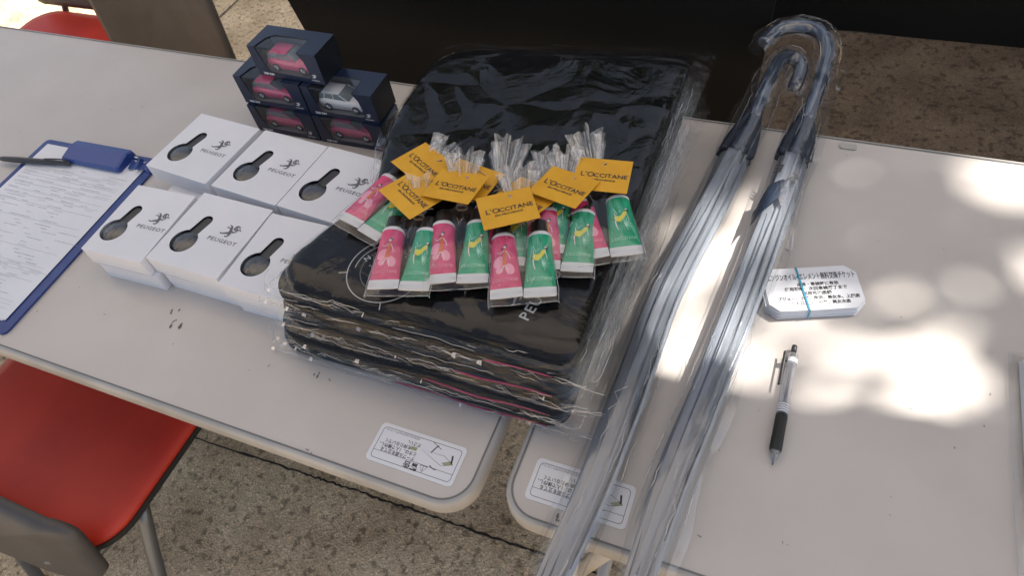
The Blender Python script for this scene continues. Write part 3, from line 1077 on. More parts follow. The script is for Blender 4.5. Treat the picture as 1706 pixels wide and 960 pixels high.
# ------------------------------------------------------------------ toy cars in navy window cartons
KW, KD, KH = .113, .050, .0465
def toy_car(label, loc, rz, paint):
    t = thing('toy_car', label, 'toy car', loc, rz, 'toy estate cars in their cartons')
    L_, W_ = .074, .030
    # estate-car body lofted across the width; front of the car towards +x
    low = [(0, .006), (.004, .0045), (.070, .0045), (.074, .007), (.0735, .012), (.067, .0155), (.052, .0178), (.010, .0190), (.001, .0165), (-.001, .010)]
    bm = bmesh.new()
    rings = []
    for s, q in ((-1, .94), (-.9, 1), (0, 1.01), (.9, 1), (1, .94)):
        rings.append([(.037 + (x - .037) * q, s * W_ / 2, .0045 + (z - .0045) * q) for x, z in low])
    loft(bm, rings)
    b = obj('body', bm, paint, t, True)
    cab = [(.001, .0165), (.053, .0165), (.040, .0245), (.032, .0268), (.010, .0268), (.004, .0250)]
    bm = bmesh.new()
    rings = []
    for s, q in ((-.86, .90), (-.80, 1), (.80, 1), (.86, .90)):
        rings.append([(.027 + (x - .027) * q, s * W_ / 2, .0165 + (z - .0165) * q) for x, z in cab])
    loft(bm, rings)
    obj('cabin_glass', bm, M['car_glass'], t, False)
    bm = bmesh.new()
    box(bm, .008, .036, -.0118, .0118, .0266, .0276, .0004)
    for s in (-1, 1):
        for x0, x1 in ((.013, .010), (.026, .026), (.037, .050)):
            pts = [(x0, s * .01265, .0265), (x1, s * .0133, .0170)]
            tube(bm, pts, .0007, 5)
    obj('roof', bm, paint, t)
    for x in (.0145, .0595):
        for s in (-1, 1):
            bm = bmesh.new()
            tube(bm, [(x, s * .0112, .0062), (x, s * .0156, .0062)], .0062, 18)
            wl = obj('wheel', bm, M['rubber'], t)
            bm = bmesh.new()
            tube(bm, [(x, s * .0150, .0062), (x, s * .0160, .0062)], .0040, 12)
            for k in range(5):
                a = 2 * PI * k / 5
                tube(bm, [(x, s * .0162, .0062), (x + .004 * math.cos(a), s * .0162, .0062 + .004 * math.sin(a))], .0006, 4)
            obj('rim', bm, M['chrome'], wl)
    for s in (-1, 1):
        bm = bmesh.new()
        box(bm, .0695, .0725, s * .0105 - .003, s * .0105 + .003, .0115, .0142, .0006)
        obj('headlight', bm, M['chrome'], t)
    return t

def carton(label, loc, rz, car_label, paint):
    t = thing('toy_carton', label, 'carton', loc, rz, 'navy toy car cartons with a clear window')
    xl, xr, yb = .013, .090, .0075
    # front wall, open upwards for the window
    fr = [(0, 0), (KW, 0), (KW, KH), (.083, KH)] + [(xr, KH - .012)] + [(xr - .003 + .006 * math.cos(R(a)), yb + .006 + .006 * math.sin(R(a))) for a in (0, -30, -60, -90)] \
        + [(xl + .012 + .004 * math.cos(R(a)), yb + .004 + .004 * math.sin(R(a))) for a in (270, 240, 210)] + [(xl + .003, KH * .55), (xl - .001, KH), (0, KH)]
    bm = filled(fr, (), .0006)
    bmesh.ops.rotate(bm, matrix=Matrix.Rotation(PI / 2, 3, 'X'), verts=bm.verts)
    obj('front_wall', bm, M['navy_card'], t)
    tp = [(0, 0), (xl - .001, 0), (xl + .004, .022), (xl + .014, .031), (.083, .031), (.083, 0), (KW, 0), (KW, KD), (0, KD)]
    bm = filled(tp, (), .0006)
    bmesh.ops.translate(bm, vec=(0, 0, KH + .0004), verts=bm.verts)
    obj('top_wall', bm, M['navy_card'], t)
    bm = bmesh.new()
    box(bm, 0, .0006, .0008, KD, .0006, KH - .0004)
    box(bm, KW - .0006, KW, .0008, KD, .0006, KH - .0004)
    box(bm, .0007, KW - .0007, KD - .0006, KD, .0006, KH - .0004)
    obj('side_walls', bm, M['navy_black'], t)
    bm = bmesh.new()
    box(bm, .0008, KW - .0008, .001, KD - .0008, .0004, .0045)
    box(bm, .0009, KW - .0009, KD - .0042, KD - .0010, .0047, KH - .003)
    obj('inner_tray', bm, M['carton_in'], t)
    bm = bmesh.new()
    V = []
    for x in np.linspace(.006, .097, 12):
        V.append([bm.verts.new((x, .0010, .004)), bm.verts.new((x, .0010, KH - .0022)), bm.verts.new((x, .0022, KH - .0010)), bm.verts.new((x, .036, KH - .0009))])
    for a, b in zip(V[:-1], V[1:]):
        for k in range(3): bm.faces.new((a[k], b[k], b[k + 1], a[k + 1]))
    obj('window_film', bm, M['film_window'], t)
    bm = bmesh.new()
    put(bm, words('308 SW', .0052, sx=1.1, bold=.00015), .010, .0048)
    m = bmesh.new()
    lion(m, .0072)
    put(bm, m, .097, .0092)
    put(bm, words('PEUGEOT', .0026, 'CENTER', sx=1.2, bold=.00004), .100, .0062)
    bmesh.ops.rotate(bm, matrix=Matrix.Rotation(PI / 2, 3, 'X'), verts=bm.verts)
    bmesh.ops.translate(bm, vec=(0, -.0009, 0), verts=bm.verts)
    obj('printing', bm, M['white_print'], t)
    # the car inside
    ca, sa = math.cos(rz), math.sin(rz)
    lx, ly = .015, .023
    toy_car(car_label, (loc[0] + ca * lx - sa * ly, loc[1] + sa * lx + ca * ly, loc[2] + .0050), rz, paint)
    return t
K2 = KH + .0012
for lab, x, y, lev, rz, cl_, p in [
    ('navy window carton at the bottom left of the toy car pile', -.5465, .4440, 0, 0, 'pink toy estate car in the bottom left carton', 'pink_paint'),
    ('navy window carton in the middle of the left column of the pile', -.5500, .4490, 1, 0, 'pink toy estate car in the middle carton of the left column', 'pink_paint'),
    ('navy window carton at the bottom right of the pile, nearest the black stack', -.4310, .4440, 0, R(.5), 'pink toy estate car in the bottom right carton', 'pink_paint'),
    ('navy window carton holding the white toy car', -.4330, .4475, 1, R(.5), 'white toy estate car, the only white one', 'white_paint'),
    ('navy window carton on the very top of the toy car pile', -.5070, .4590, 2, R(-1.5), 'pink toy estate car in the topmost carton', 'pink_paint')]:
    carton(lab, (x, y, H + .0005 + lev * K2), rz, cl_, M[p])

# ------------------------------------------------------------------ stack of black bags in clear wraps
def blob_outline(x0, x1, y0, y1, rs, n=220, seed=0, amp=.002):
    P = rrect(x0, x1, y0, y1, rs, 12)
    P = np.array(P + [P[0]])
    d = np.r_[0, np.cumsum(np.hypot(*np.diff(P, axis=0).T))]
    s = np.linspace(0, d[-1], n, endpoint=False)
    Q = np.c_[np.interp(s, d, P[:, 0]), np.interp(s, d, P[:, 1])]
    nn = vnoise(np.c_[Q * 14, np.full(n, seed)], 1, seed)
    c = Q.mean(0)
    Q = c + (Q - c) * (1 + amp * 6 * nn[:, None])
    return Q

def shell(bm, out_in, out_ex, body, z_mid, ex_prof, seed, amp_z, amp_xy, fold=0, top_only=False):
    """closed cushion over outline out_in (thickness body), going on to the outer outline out_ex as a flap"""
    c = out_in.mean(0)
    rings = []
    z0, z1 = z_mid - body / 2, z_mid + body / 2
    S = list(np.linspace(.03, .90, 26)) + [.93, .96, .98, .992, 1.0]
    for s in S:
        k = max(0., (s - .86) / .14)
        z = z_mid + (z1 - z_mid) * math.sqrt(max(0, 1 - k ** 2.6)) ** .9 if s < 1 else z_mid
        rings.append((c + (out_in - c) * s, z, 0))
    F = list(np.linspace(0, 1, 12))[1:]
    if out_ex is not None:
        for f in F: rings.append((out_in + (out_ex - out_in) * f, z_mid + ex_prof * f, f))
        if not top_only:
            for f in F[::-1][1:]: rings.append((out_in + (out_ex - out_in) * f, z_mid - .0015 + ex_prof * f, -f))
    if not top_only:
        for s in S[::-1]:
            k = max(0., (s - .86) / .14)
            z = z_mid - (z1 - z_mid) * math.sqrt(max(0, 1 - k ** 2.6)) ** .9 if s < 1 else z_mid - .0008
            rings.append((c + (out_in - c) * s, z, 0))
    out = []
    for P, z, f in rings:
        q = np.c_[P, np.full(len(P), z)]
        if np.any(amp_z):
            wgt = amp_z * (1 + 2.2 * abs(f))
            q[:, 2] += wgt * (ridged(q * [1, 1, .4], 16, seed, 3) + .5 * ridged(q * [1, 2.2, .4], 48, seed + 5, 2) - .3)
            q[:, 0] += amp_xy * abs(f) * vnoise(q, 55, seed + 3) * 2
            q[:, 1] += amp_xy * abs(f) * vnoise(q, 55, seed + 9) * 2
        out.append(q)
    for q in out: q[:, 2] = np.maximum(q[:, 2], H + .0006)
    loft(bm, [[tuple(p) for p in q] for q in out], True, not top_only)
    return bm

def fold_glints(bm, x0, x1, y0, ex, zc, i):
    """pale strands and shards: glints on folds and cut edges put in as colour"""
    rg = np.random.default_rng(500 + i)
    t = bmesh.new()
    top = i == 7
    for q in range(16):                                    # pale glint strands along the front
        L_ = rg.uniform(.006, .045)
        x = rg.uniform(x0 - .004, x1 + .008)
        y = y0 - rg.uniform(.0025, .006)
        z = zc + rg.uniform(-.006, .006)
        sl_ = rg.normal(0, .16)
        pts = []
        for k in np.linspace(0, 1, 6):
            pts.append((x + L_ * k, y + rg.normal(0, .0008), max(H + .001, z + sl_ * L_ * k + rg.normal(0, .0007))))
        tube(t, pts, [.0001, .0003, .00045, .0003, .0004, .0001], 4)
    for q in range(11):                                    # pale glint strands along the right side
        L_ = rg.uniform(.01, .10)
        y = rg.uniform(y0, .50)
        x = x1 + rg.uniform(.002, .018)
        z = zc + rg.uniform(-.003, .007)
        pts = [(x + rg.normal(0, .001), y + L_ * k, max(H + .001, z - (x - x1) * .25 + rg.normal(0, .0006))) for k in np.linspace(0, 1, 7)]
        tube(t, pts, [.0001, .0003, .0004, .0003, .0005, .0003, .0001], 4)
    for q in range(4 if not top else 2):                   # small facets with the glint in their colour
        x = rg.uniform(x0, x1 + .01) if q % 3 else rg.uniform(x0 - .006, x0 + .07)
        y = y0 - rg.uniform(.003, .007)
        z = zc + rg.uniform(-.004, .005)
        a, b_ = rg.uniform(.0015, .006), rg.uniform(.0008, .0026)
        t.faces.new([t.verts.new(p) for p in ((x, y - .002, z), (x + a, y - .003, z + rg.normal(0, .0008)), (x + a * .8, y + b_ * .9, z + b_ * .5), (x + a * .1, y + b_ * .7, z + b_ * .35))])
    # cut edge of the bag, drawn as a pale glint line
    n = len(ex)
    run = []
    for k in range(n + 1):
        p = ex[k % n]
        drop_ = -min(.012, .004 + .0018 * i) if not top else -.006
        q_ = (p[0] + rg.normal(0, .0005), p[1] + rg.normal(0, .0005), max(H + .001, zc + drop_ + .0006 + rg.normal(0, .0005)))
        if (math.sin(k * .23 + i) > .1 and p[1] < .5): run.append(q_)
        else:
            if len(run) > 3: tube(t, run, .00028, 4)
            run = []
    for f in t.faces: f.material_index = 3
    mp = {v: bm.verts.new(v.co) for v in t.verts}
    for f in t.faces:
        g_ = bm.faces.new([mp[v] for v in f.verts])
        g_.material_index = 3
    t.free()

NL = 8
TH = .0142
names = ['bottom', 'second from bottom', 'third from bottom', 'fourth from bottom', 'fifth from bottom', 'third from top', 'second from top', 'topmost']
random.seed(21)
for i in range(NL):
    f = i / (NL - 1)
    top = i == NL - 1
    dx = random.uniform(-.006, .006) if not top else 0
    dy = random.uniform(-.006, .005) if not top else 0
    x0, x1 = -.292 + .026 * f + dx, .064 + .010 * f + dx * .5
    y0, y1 = .108 + .020 * f + dy, .552 - .004 * f
    zc = H + .0015 + TH * (i + .5)
    lab = 'black cloth bag in clear plastic wrap, %s of the stack' % names[i]
    if top: lab = 'topmost black cloth bag in clear wrap, printed with a white compass ring'
    t = thing('wrapped_bag', lab, 'wrapped bag', (0, 0, 0), 0, 'black cloth bags in clear wraps stacked on the table')
    rs = (.055, .022, .02, .05) if top else (.045, .02, .02, .04)
    body = blob_outline(x0, x1, y0, y1, rs, seed=i, amp=.0012)
    def skew(Q):                        # the back edge runs off to the right; the left side is drawn in past the front corner
        for q in Q:
            q[1] += max(0, (q[1] - .2) / .35) * (q[0] + .27) * .13
            wl = min(1, max(0, (-.10 - q[0]) / .12))
            ramp_ = min(1, max(0, (q[1] - .135) / .06))
            ramp_ = ramp_ * ramp_ * (3 - 2 * ramp_)
            if i < 4: q[0] += wl * ramp_ * max(0, -.252 - x0)
            else: q[0] += wl * ramp_ * (.012 + .034 * math.exp(-((q[1] - .28) / .075) ** 2))
        return Q
    skew(body)
    bm = bmesh.new()
    shell(bm, body, None, TH * .96, zc, 0, 3 + i, .0006 if top else .0004, 0)
    obj('cloth_bag', bm, M['cloth'], t, True)
    wrap_in = body + (body - body.mean(0)) / np.linalg.norm(body - body.mean(0), axis=1)[:, None] * .0016
    xo0, xo1 = x0 - random.uniform(.005, .014), x1 + random.uniform(.012, .026)
    yo0, yo1 = y0 - random.uniform(.004, .010), y1 + random.uniform(.012, .03)
    if i < 2: xo1 += .012
    ex = blob_outline(xo0, xo1, yo0, yo1, (.03, .006, .01, .03), seed=i + 40, amp=.002)
    skew(ex)
    bm = bmesh.new()
    drop = -min(.012, .004 + .0018 * i) if not top else -.006
    shell(bm, wrap_in, ex, TH * 1.06 + .0012, zc + .0002, drop, 60 + i * 7, .0006, .0016, top_only=True)
    fold_glints(bm, x0, x1, y0, ex, zc, i)
    me = obj('plastic_wrap', bm, M['film_bag'], t, True, [M['film_flap'], M['film_side'], M['film_glint']])
    # the part outside the bag itself is the creased flap
    c2 = body.mean(0)
    ang = np.arctan2(*(wrap_in - c2).T[::-1])
    for p in me.data.polygons:
        if p.material_index == 3: continue
        x, y = p.center.x, p.center.y
        if y < y0 + .004 or y > y1 - .001: p.material_index = 1
        elif x < x0 + .003 or x > x1 - .003: p.material_index = 2
    if i in (0, 2, 4, 6):
        bm = bmesh.new()
        xs_ = [x0 + (x1 - x0) * k for k in np.linspace(.45 + .05 * i, .95, 12)]
        tube(bm, [(x, y0 - .0006 + .001 * math.sin(x * 60), zc - .002 + .0012 * math.sin(x * 33)) for x in xs_], [.0004] + [.0012] * 10 + [.0004], 6)
        obj('crimson_piping', bm, M['pink_cloth'], t, True)
    if top: top_bag, top_z = t, zc + TH * .48

# print on the topmost bag
bm = bmesh.new()
cx, cy_ = -.142, .174
ribbon(bm, arc(cx, cy_, .041, 95, 400, 70), .0011)
ribbon(bm, arc(cx, cy_, .034, 100, 190, 24), .0009)
for a in (200, 290, 20, 110):
    ribbon(bm, [(cx + .041 * math.cos(R(a)), cy_ + .041 * math.sin(R(a))), (cx + .050 * math.cos(R(a)), cy_ + .050 * math.sin(R(a)))], .001)
for k in range(60):
    a = R(k * 6)
    ribbon(bm, [(cx + .0265 * math.cos(a), cy_ + .0265 * math.sin(a)), (cx + .0275 * math.cos(a), cy_ + .0275 * math.sin(a))], .0008)
for k in range(7):
    ribbon(bm, [(cx - .020 + k * .0026, cy_ - .0006 - .0004 * k), (cx - .0192 + k * .0026, cy_ + .0014 + .0004 * k)], .0007)
put(bm, words('N', .0088, 'CENTER', bold=.0002), cx - .0265, cy_ + .008, rot=R(60))
put(bm, words('PEUGEOT', .0150, 'LEFT', sx=1.05, bold=.00015, spacing=1.15), .0145, .1560, rot=R(79))
m = bmesh.new()
lion(m, .020)
put(bm, m, .0035, .172, rot=R(79))
p = obj('printing', bm, M['dim_print'], top_bag)
p.location = (0, 0, top_z + .0022)
STZ = top_z + .0030        # where things on the stack rest

# ------------------------------------------------------------------ hand creams in cellophane pouches
def tube_section(y):
    """half width and half thickness of a cream tube at y"""
    if y <= .009: return .0154, .0010
    if y <= .058:
        k = (y - .009) / .049
        k = k ** .8
        return .0154 + (.0120 - .0154) * k, .0010 + (.0105 - .0010) * k
    return .0120, .0105

def tube_top(x, y):
    a, b = tube_section(y)
    u = max(-1, min(1, x / a))
    return b * math.sqrt(max(0, 1 - abs(u) ** 2.4))

def drape(bm, dz):
    bmesh.ops.triangulate(bm, faces=bm.faces[:])
    for _ in range(2):
        long_ = [e for e in bm.edges if e.calc_length() > .0022]
        if long_: bmesh.ops.subdivide_edges(bm, edges=long_, cuts=1, use_grid_fill=False)
        bmesh.ops.triangulate(bm, faces=[f for f in bm.faces if len(f.verts) > 4])
    for v in bm.verts: v.co.z = .0101 + tube_top(v.co.x, v.co.y) + dz + v.co.z

proto = {}
def cream_tube(label, mtx, colour):
    t = thing('hand_cream_tube', label, 'tube', (0, 0, 0), 0, 'small hand cream tubes')
    t.matrix_world = mtx
    if colour in proto:
        for ch in proto[colour].children: copy_tree(ch, t)
        return t
    proto[colour] = t
    def ring(y, a, b, n=28):
        return [(a * math.copysign(abs(math.cos(2 * PI * k / n)) ** .9, math.cos(2 * PI * k / n)), y, .0101 + b * math.copysign(abs(math.sin(2 * PI * k / n)) ** .9, math.sin(2 * PI * k / n))) for k in range(n)]
    bm = bmesh.new()
    ys = list(np.linspace(.0092, .0600, 16))
    loft(bm, [ring(y, *tube_section(y)) for y in ys], True, False)
    obj('tube_body', bm, M['tube_' + colour], t, True)
    bm = bmesh.new()
    loft(bm, [ring(y, *tube_section(y)) for y in (0, .003, .006, .0092)], True, True)
    for y in (.002, .0035, .005):
        box(bm, -.0145, .0145, y, y + .0004, .0108, .0112)
    obj('crimp', bm, M['tube_white'], t)
    bm = bmesh.new()
    loft(bm, [ring(.0600, .0120, .0105), ring(.0630, .0119, .0104), ring(.0645, .0106, .0096), ring(.066, .0070, .0070)])
    obj('shoulder', bm, M['tube_white'], t, True)
    bm = bmesh.new()
    loft(bm, [ring(.0650, .0088, .0088), ring(.0655, .0093, .0092), ring(.078, .0088, .0086), ring(.0790, .0080, .0078)])
    for k in range(18):
        a = 2 * PI * k / 18
        tube(bm, [(.0090 * math.cos(a), .066, .0101 + .0089 * math.sin(a)), (.0087 * math.cos(a), .078, .0101 + .0085 * math.sin(a))], .0005, 4)
    obj('cap', bm, M['cap'], t)
    # a dancing figure, plain flat shapes
    if colour == 'pink':
        bm = bmesh.new()
        disc(bm, -.0045, .0335, .0065, .0052, rot=.5, n=16)
        disc(bm, .0050, .0265, .0042, .0055, rot=.4, n=14)
        disc(bm, -.0050, .0255, .0035, .0030, n=12)
        put(bm, words("L'OCCITANE", .0043, 'CENTER', sx=1.0), 0, .0165, .0001)
        drape(bm, .00012)
        obj('printed_wings', bm, M['lt_pink'], t)
        bm = bmesh.new()
        ribbon(bm, [(.0012, .0460), (.0014, .0400), (.0004, .0350), (.0000, .0300)], [.002, .0034, .0036, .0048], .0002)
        drape(bm, .00012)
        obj('printed_dress', bm, M['orange_ink'], t)
        bm = bmesh.new()
        ribbon(bm, [(.0003, .0300), (-.0025, .0260), (-.0045, .0235)], .0008, .0004)
        ribbon(bm, [(.0010, .0300), (.0030, .0255), (.0032, .0215)], .0008, .0004)
        ribbon(bm, [(.0022, .0440), (.0050, .0400), (.0060, .0360)], .0006, .0004)
        ribbon(bm, [(.0005, .0440), (-.0030, .0415), (-.0060, .0430)], .0006, .0004)
        disc(bm, .0016, .0478, .0012, n=10, z=.0003)
        drape(bm, .00012)
        obj('printed_limbs', bm, M['skin_print'], t)
        bm = bmesh.new()
        disc(bm, .0024, .0490, .0015, n=10, z=.0002)
        disc(bm, -.0008, .0460, .0009, n=8, z=.0002)
        drape(bm, .00012)
        obj('printed_hair', bm, M['ink'], t)
    else:
        bm = bmesh.new()
        for k in range(7):
            a = R(-70 + 28 * k)
            ribbon(bm, [(.0030, .0300), (.0030 + .0065 * math.cos(a), .0300 + .0065 * math.sin(a))], [.0012, .0003], .0001)
        ribbon(bm, [(-.0060, .0480), (-.0035, .0420), (.0, .0450)], .0006, .0001)
        put(bm, words("L'OCCITANE", .0043, 'CENTER', sx=1.0), 0, .0165, .0001)
        drape(bm, .00012)
        obj('printed_plants', bm, M['lt_green'], t)
        bm = bmesh.new()
        ribbon(bm, [(-.0062, .0365), (-.0045, .0372), (-.0015, .0362), (.0015, .0385), (.0040, .0415), (.0055, .0440)], [.0035, .0060, .0058, .0036, .0038, .0016], .0002)
        drape(bm, .00012)
        obj('printed_dress', bm, M['yellow_ink'], t)
        bm = bmesh.new()
        ribbon(bm, [(-.0060, .0350), (-.0056, .0300), (-.0042, .0250)], [.0013, .0011, .0005], .0004)
        ribbon(bm, [(-.0052, .0385), (-.0058, .0430), (-.0050, .0350)], .0008, .0005)
        ribbon(bm, [(.0052, .0440), (.0062, .0395), (.0072, .0350)], .0006, .0004)
        disc(bm, .0058, .0462, .0011, n=10, z=.0003)
        drape(bm, .00012)
        obj('printed_limbs', bm, M['skin_print'], t)
        bm = bmesh.new()
        disc(bm, .0070, .0450, .0013, n=10, z=.0002)
        drape(bm, .00012)
        obj('printed_hair', bm, M['ink'], t)
    return t

def pouch(label, place, org, deg, z, tagspec=None, neck=(0, .092), fan=.042, seed=0, tilt=0., tubes=True, spread=4.0, order=0):
    """org: middle of the crimp end; deg: direction of the neck seen from above"""
    rz = R(deg - 90)
    t = thing('gift_pouch', label, 'gift pouch', (*org, z), rz, 'cellophane pouches of hand cream with yellow tags')
    t.rotation_euler = (R(tilt), 0, rz)
    bpy.context.view_layer.update()
    base_m = Matrix.Translation((*org, z)) @ Matrix.Rotation(rz, 4, 'Z') @ Matrix.Rotation(R(tilt), 4, 'X')
    for s, colr in ((-1, 'pink'), (1, 'green')):
        m_ = base_m @ Matrix.Translation((s * .0156, .003 + (.002 if s < 0 else 0), .0012)) @ Matrix.Rotation(R(s * -spread * .5), 4, 'Z') @ Matrix.Diagonal((1, 1.12, 1, 1))
        cream_tube('%s hand cream tube in the pouch %s' % (colr, place), m_, colr)
    rg = np.random.default_rng(seed)
    bm = bmesh.new()
    n = 72
    rings = []
    ph = rg.uniform(0, 6, 6)
    nk = neck[1]
    nx_ = neck[0]
    ys = [-.005, -.003, .010, .025, .045, .065, .076, nk - .010, nk - .004]
    prof = [(.0325, .0006), (.0325, .0016), (.0325, .0060), (.0315, .0105), (.0300, .0120), (.0275, .0118), (.0235, .0110), (.0135, .0085), (.0060, .0045)]
    for y, (a, b) in zip(ys, prof):
        k = max(0, (y - .05) / (nk - .05))
        r_ = []
        for q in range(n):
            th = 2 * PI * q / n
            pl = 1 + .16 * k * math.sin(th * 11 + ph[0]) + .12 * k * math.sin(th * 17 + ph[1])
            x = a * math.cos(th) * pl + nx_ * k
            zz = .0118 + b * math.copysign(abs(math.sin(th)) ** .8, math.sin(th)) * pl
            x += .0006 * math.sin(y * 300 + q)
            r_.append((x, y, max(zz, .0003)))
        rings.append(r_)
    loft(bm, rings, True, False)
    f0 = len(bm.faces)
    rings2 = []
    for k in np.linspace(0, 1, 9):
        y = nk - .004 + .004 + fan * k
        a = .0048 + .0125 * k ** .8
        b = .0040 + .0095 * k ** .9
        r_ = []
        for q in range(n):
            th = 2 * PI * q / n
            pl = 1 + (.10 + .22 * k) * math.sin(th * 9 + ph[2]) + (.05 + .16 * k) * math.sin(th * 15 + ph[3] + k)
            edge = .005 * math.sin(th * 5 + ph[4]) * k + .003 * math.sin(th * 12 + ph[5]) * k
            r_.append((nx_ + a * math.cos(th) * pl, y + edge, max(.0003, .0118 + .010 * k + b * math.sin(th) * pl)))
        rings2.append(r_)
    loft(bm, [rings[-1]] + rings2, True, False)
    bm.faces.ensure_lookup_table()
    for f in bm.faces[f0:]: f.material_index = 1
    n_f = len(bm.faces)
    for s_ in (-1, 1):
        pts = [(s_ * prof[k][0] * 1.01 + nx_ * max(0, (ys[k] - .05) / (nk - .05)) + rg.normal(0, .0003), ys[k], .0122 if k > 2 else .0095 + .001 * k) for k in range(8)]
        tube(bm, pts, .00035, 4)
        tube(bm, [(s_ * .032, -.004, .0125), (s_ * .012, -.0045, .0118), (s_ * .002, -.004, .0124)], .0003, 4)
    for q in range(7):
        x_, y_ = rg.uniform(-.026, .022), rg.uniform(.004, .07)
        x2, y2 = x_ + rg.normal(0, .004), y_ + rg.uniform(.005, .02)
        tube(bm, [(x_, y_, .0225 + .0015), ((x_ + x2) / 2 + .001, (y_ + y2) / 2, .0245), (x2, y2, .0238)], [.0001, .0003, .0001], 4)
    for q in range(10):
        th = rg.uniform(0, PI)
        tube(bm, [(nx_ + .005 * math.cos(th), nk, .0118 + .005 * math.sin(th)), (nx_ + .011 * math.cos(th), nk + fan * .5, .0168 + .009 * math.sin(th)), (nx_ + .019 * math.cos(th + .1), nk + fan * rg.uniform(.8, 1), .0215 + .013 * math.sin(th))], [.0002, .0004, .0002], 4)
    bm.faces.ensure_lookup_table()
    for f in bm.faces[n_f:]: f.material_index = 2  # seams and strands carry glints as pale colour
    obj('cellophane', bm, M['film_gift'], t, True, [M['film_frill'], M['film_glint']])
    # raffia tie
    bm = bmesh.new()
    for q in range(3):
        pts = [(nx_ + .0056 * math.cos(a), nk - .004 + .001 * q + .0006 * math.sin(3 * a), .0120 + .0046 * math.sin(a)) for a in np.linspace(0, 2 * PI, 15)]
        tube(bm, pts, .0006, 5)
    obj('raffia_tie', bm, M['raffia'], t, True)
    if tagspec:
        tx, ty, tdeg, hole, tz = tagspec          # world centre of the tag, reading direction
        tg = bpy.data.objects.new('gift_tag', None)
        tw, th_ = .0560, .0470
        hx = hole * tw
        poly = rrect(-tw / 2, tw / 2, -th_ / 2, th_ / 2, .0004, 1)
        hl = [(hx + .0018 * math.cos(2 * PI * k / 14), th_ / 2 - .007 + .0018 * math.sin(2 * PI * k / 14)) for k in range(14)]
        bm = filled(poly, [hl], .0005)
        tgm = Matrix.Translation((tx, ty, tz)) @ Matrix.Rotation(R(tdeg), 4, 'Z') @ Matrix.Rotation(R(-4 + 3 * rg.uniform(-1, 1)), 4, 'X') @ Matrix.Rotation(R(rg.uniform(-4, 4)), 4, 'Y')
        tgm = base_m.inverted() @ tgm
        o = obj('gift_tag', bm, M['tag'], t)
        o.matrix_parent_inverse = Matrix()
        o.matrix_local = tgm
        bm = bmesh.new()
        put(bm, words("L'O", .0098, 'LEFT', bold=.00006), -.0225, -.001)
        put(bm, words("CCITANE", .0080, 'LEFT', sx=1.02, bold=.00008), -.0089, -.0016)
        put(bm, words("EN PROVENCE", .0036, 'CENTER', sx=1.18, bold=.00006), 0, -.0080)
        p_ = obj('printing', bm, M['ink'], o)
        p_.location = (0, 0, .0004)
        # string from the neck through the hole
        bm = bmesh.new()
        hpt = tgm @ Vector((hx, th_ / 2 - .007, .001))
        npt = Vector((nx_, nk - .003, .0170))
        mid = (hpt + npt) / 2 + Vector((0, 0, .003))
        tube(bm, smooth_path([npt, mid, hpt, hpt + Vector((.0005, 0, -.001))], 5), .0006, 5)
        for q in range(3):
            e = npt + Vector((rg.uniform(.012, .022) * (1 if q != 1 else -.5), rg.uniform(-.004, .008), rg.uniform(.0, .004)))
            tube(bm, smooth_path([npt, npt.lerp(e, .5) + Vector((0, 0, .002)), e], 4), .00055, 4)
        obj('raffia_string', bm, M['raffia'], t, True)
    return t

Z0 = STZ
SPEC = [
    # label, place, origin, direction, height above stack, tag(world x, y, angle, hole, height), neck bend, fan, tilt
    ('cellophane pouch with a yellow tag at the far left of the cluster', 'at the far left of the cluster', (-.194, .213), 74, 0, (-.155, .3050, -27, .16, .0285), (.010, .104), 0.0390, 0),
    ('cellophane pouch whose yellow tag is the lower left one, tilted down to the right', 'under the lower left tilted tag', (-.1115, .1530), 106, .0008, (-.1430, .2570, -28, .34, .0330), (.004, .100), 0.0338, 1.0),
    ('cellophane pouch under the big front yellow tag left of centre, with a tall frill', 'under the big yellow tag left of centre', (-.0590, .1760), 110, .0012, (-.1030, .2770, -3, .10, .0345), (-.001, .104), 0.0598, 1.5),
    ('cellophane pouch almost hidden behind the middle pouches, its tag edge showing', 'hidden behind the middle pouches', (-.0345, .2080), 104, 0, (-.0960, .2960, -8, .0, .0265), (-.004, .100), 0.0624, 0),
    ('cellophane pouch nearest the front edge, its yellow tag tilted up to the right', 'nearest the front edge', (.0095, .1780), 112, .0012, (-.0380, .2610, 34, .10, .0350), (-.001, .094), 0.0598, 1.5),
    ('cellophane pouch right of centre with a yellow tag tilted down to the right', 'right of centre under the tilted tag', (.0310, .2180), 104, 0, (.0045, .3065, -13, .05, .0310), (-.004, .104), 0.0442, .5),
    ('cellophane pouch at the far right of the cluster, its yellow tag lying straight', 'at the far right of the cluster', (.0725, .2470), 116, 0, (.0360, .3345, 8, .0, .0280), (.0, .108), 0.0546, 0),
]
for i, (lab, place, org, deg, dz, tg, nk, fn, tl) in enumerate(SPEC):
    pouch(lab, place, (org[0] + .002, org[1] - .010), deg, Z0 + dz, (tg[0] + .002, tg[1] - .006, tg[2], tg[3], Z0 + tg[4]), nk, fn, 100 + i, tl)
# two more frills and a tag corner show between them
pouch('cellophane pouch tucked behind the front pouch, a corner of its yellow tag showing', 'tucked behind the front pouch', (-.0020, .2250), 100, Z0, (-.0290, .2800, -24, -.1, Z0 + .0255), (-.002, .092), .030, 131, 0)

# ------------------------------------------------------------------ umbrellas in clear sleeves
def interp_path(pts, n):
    P = smooth_path(pts, n)
    return P

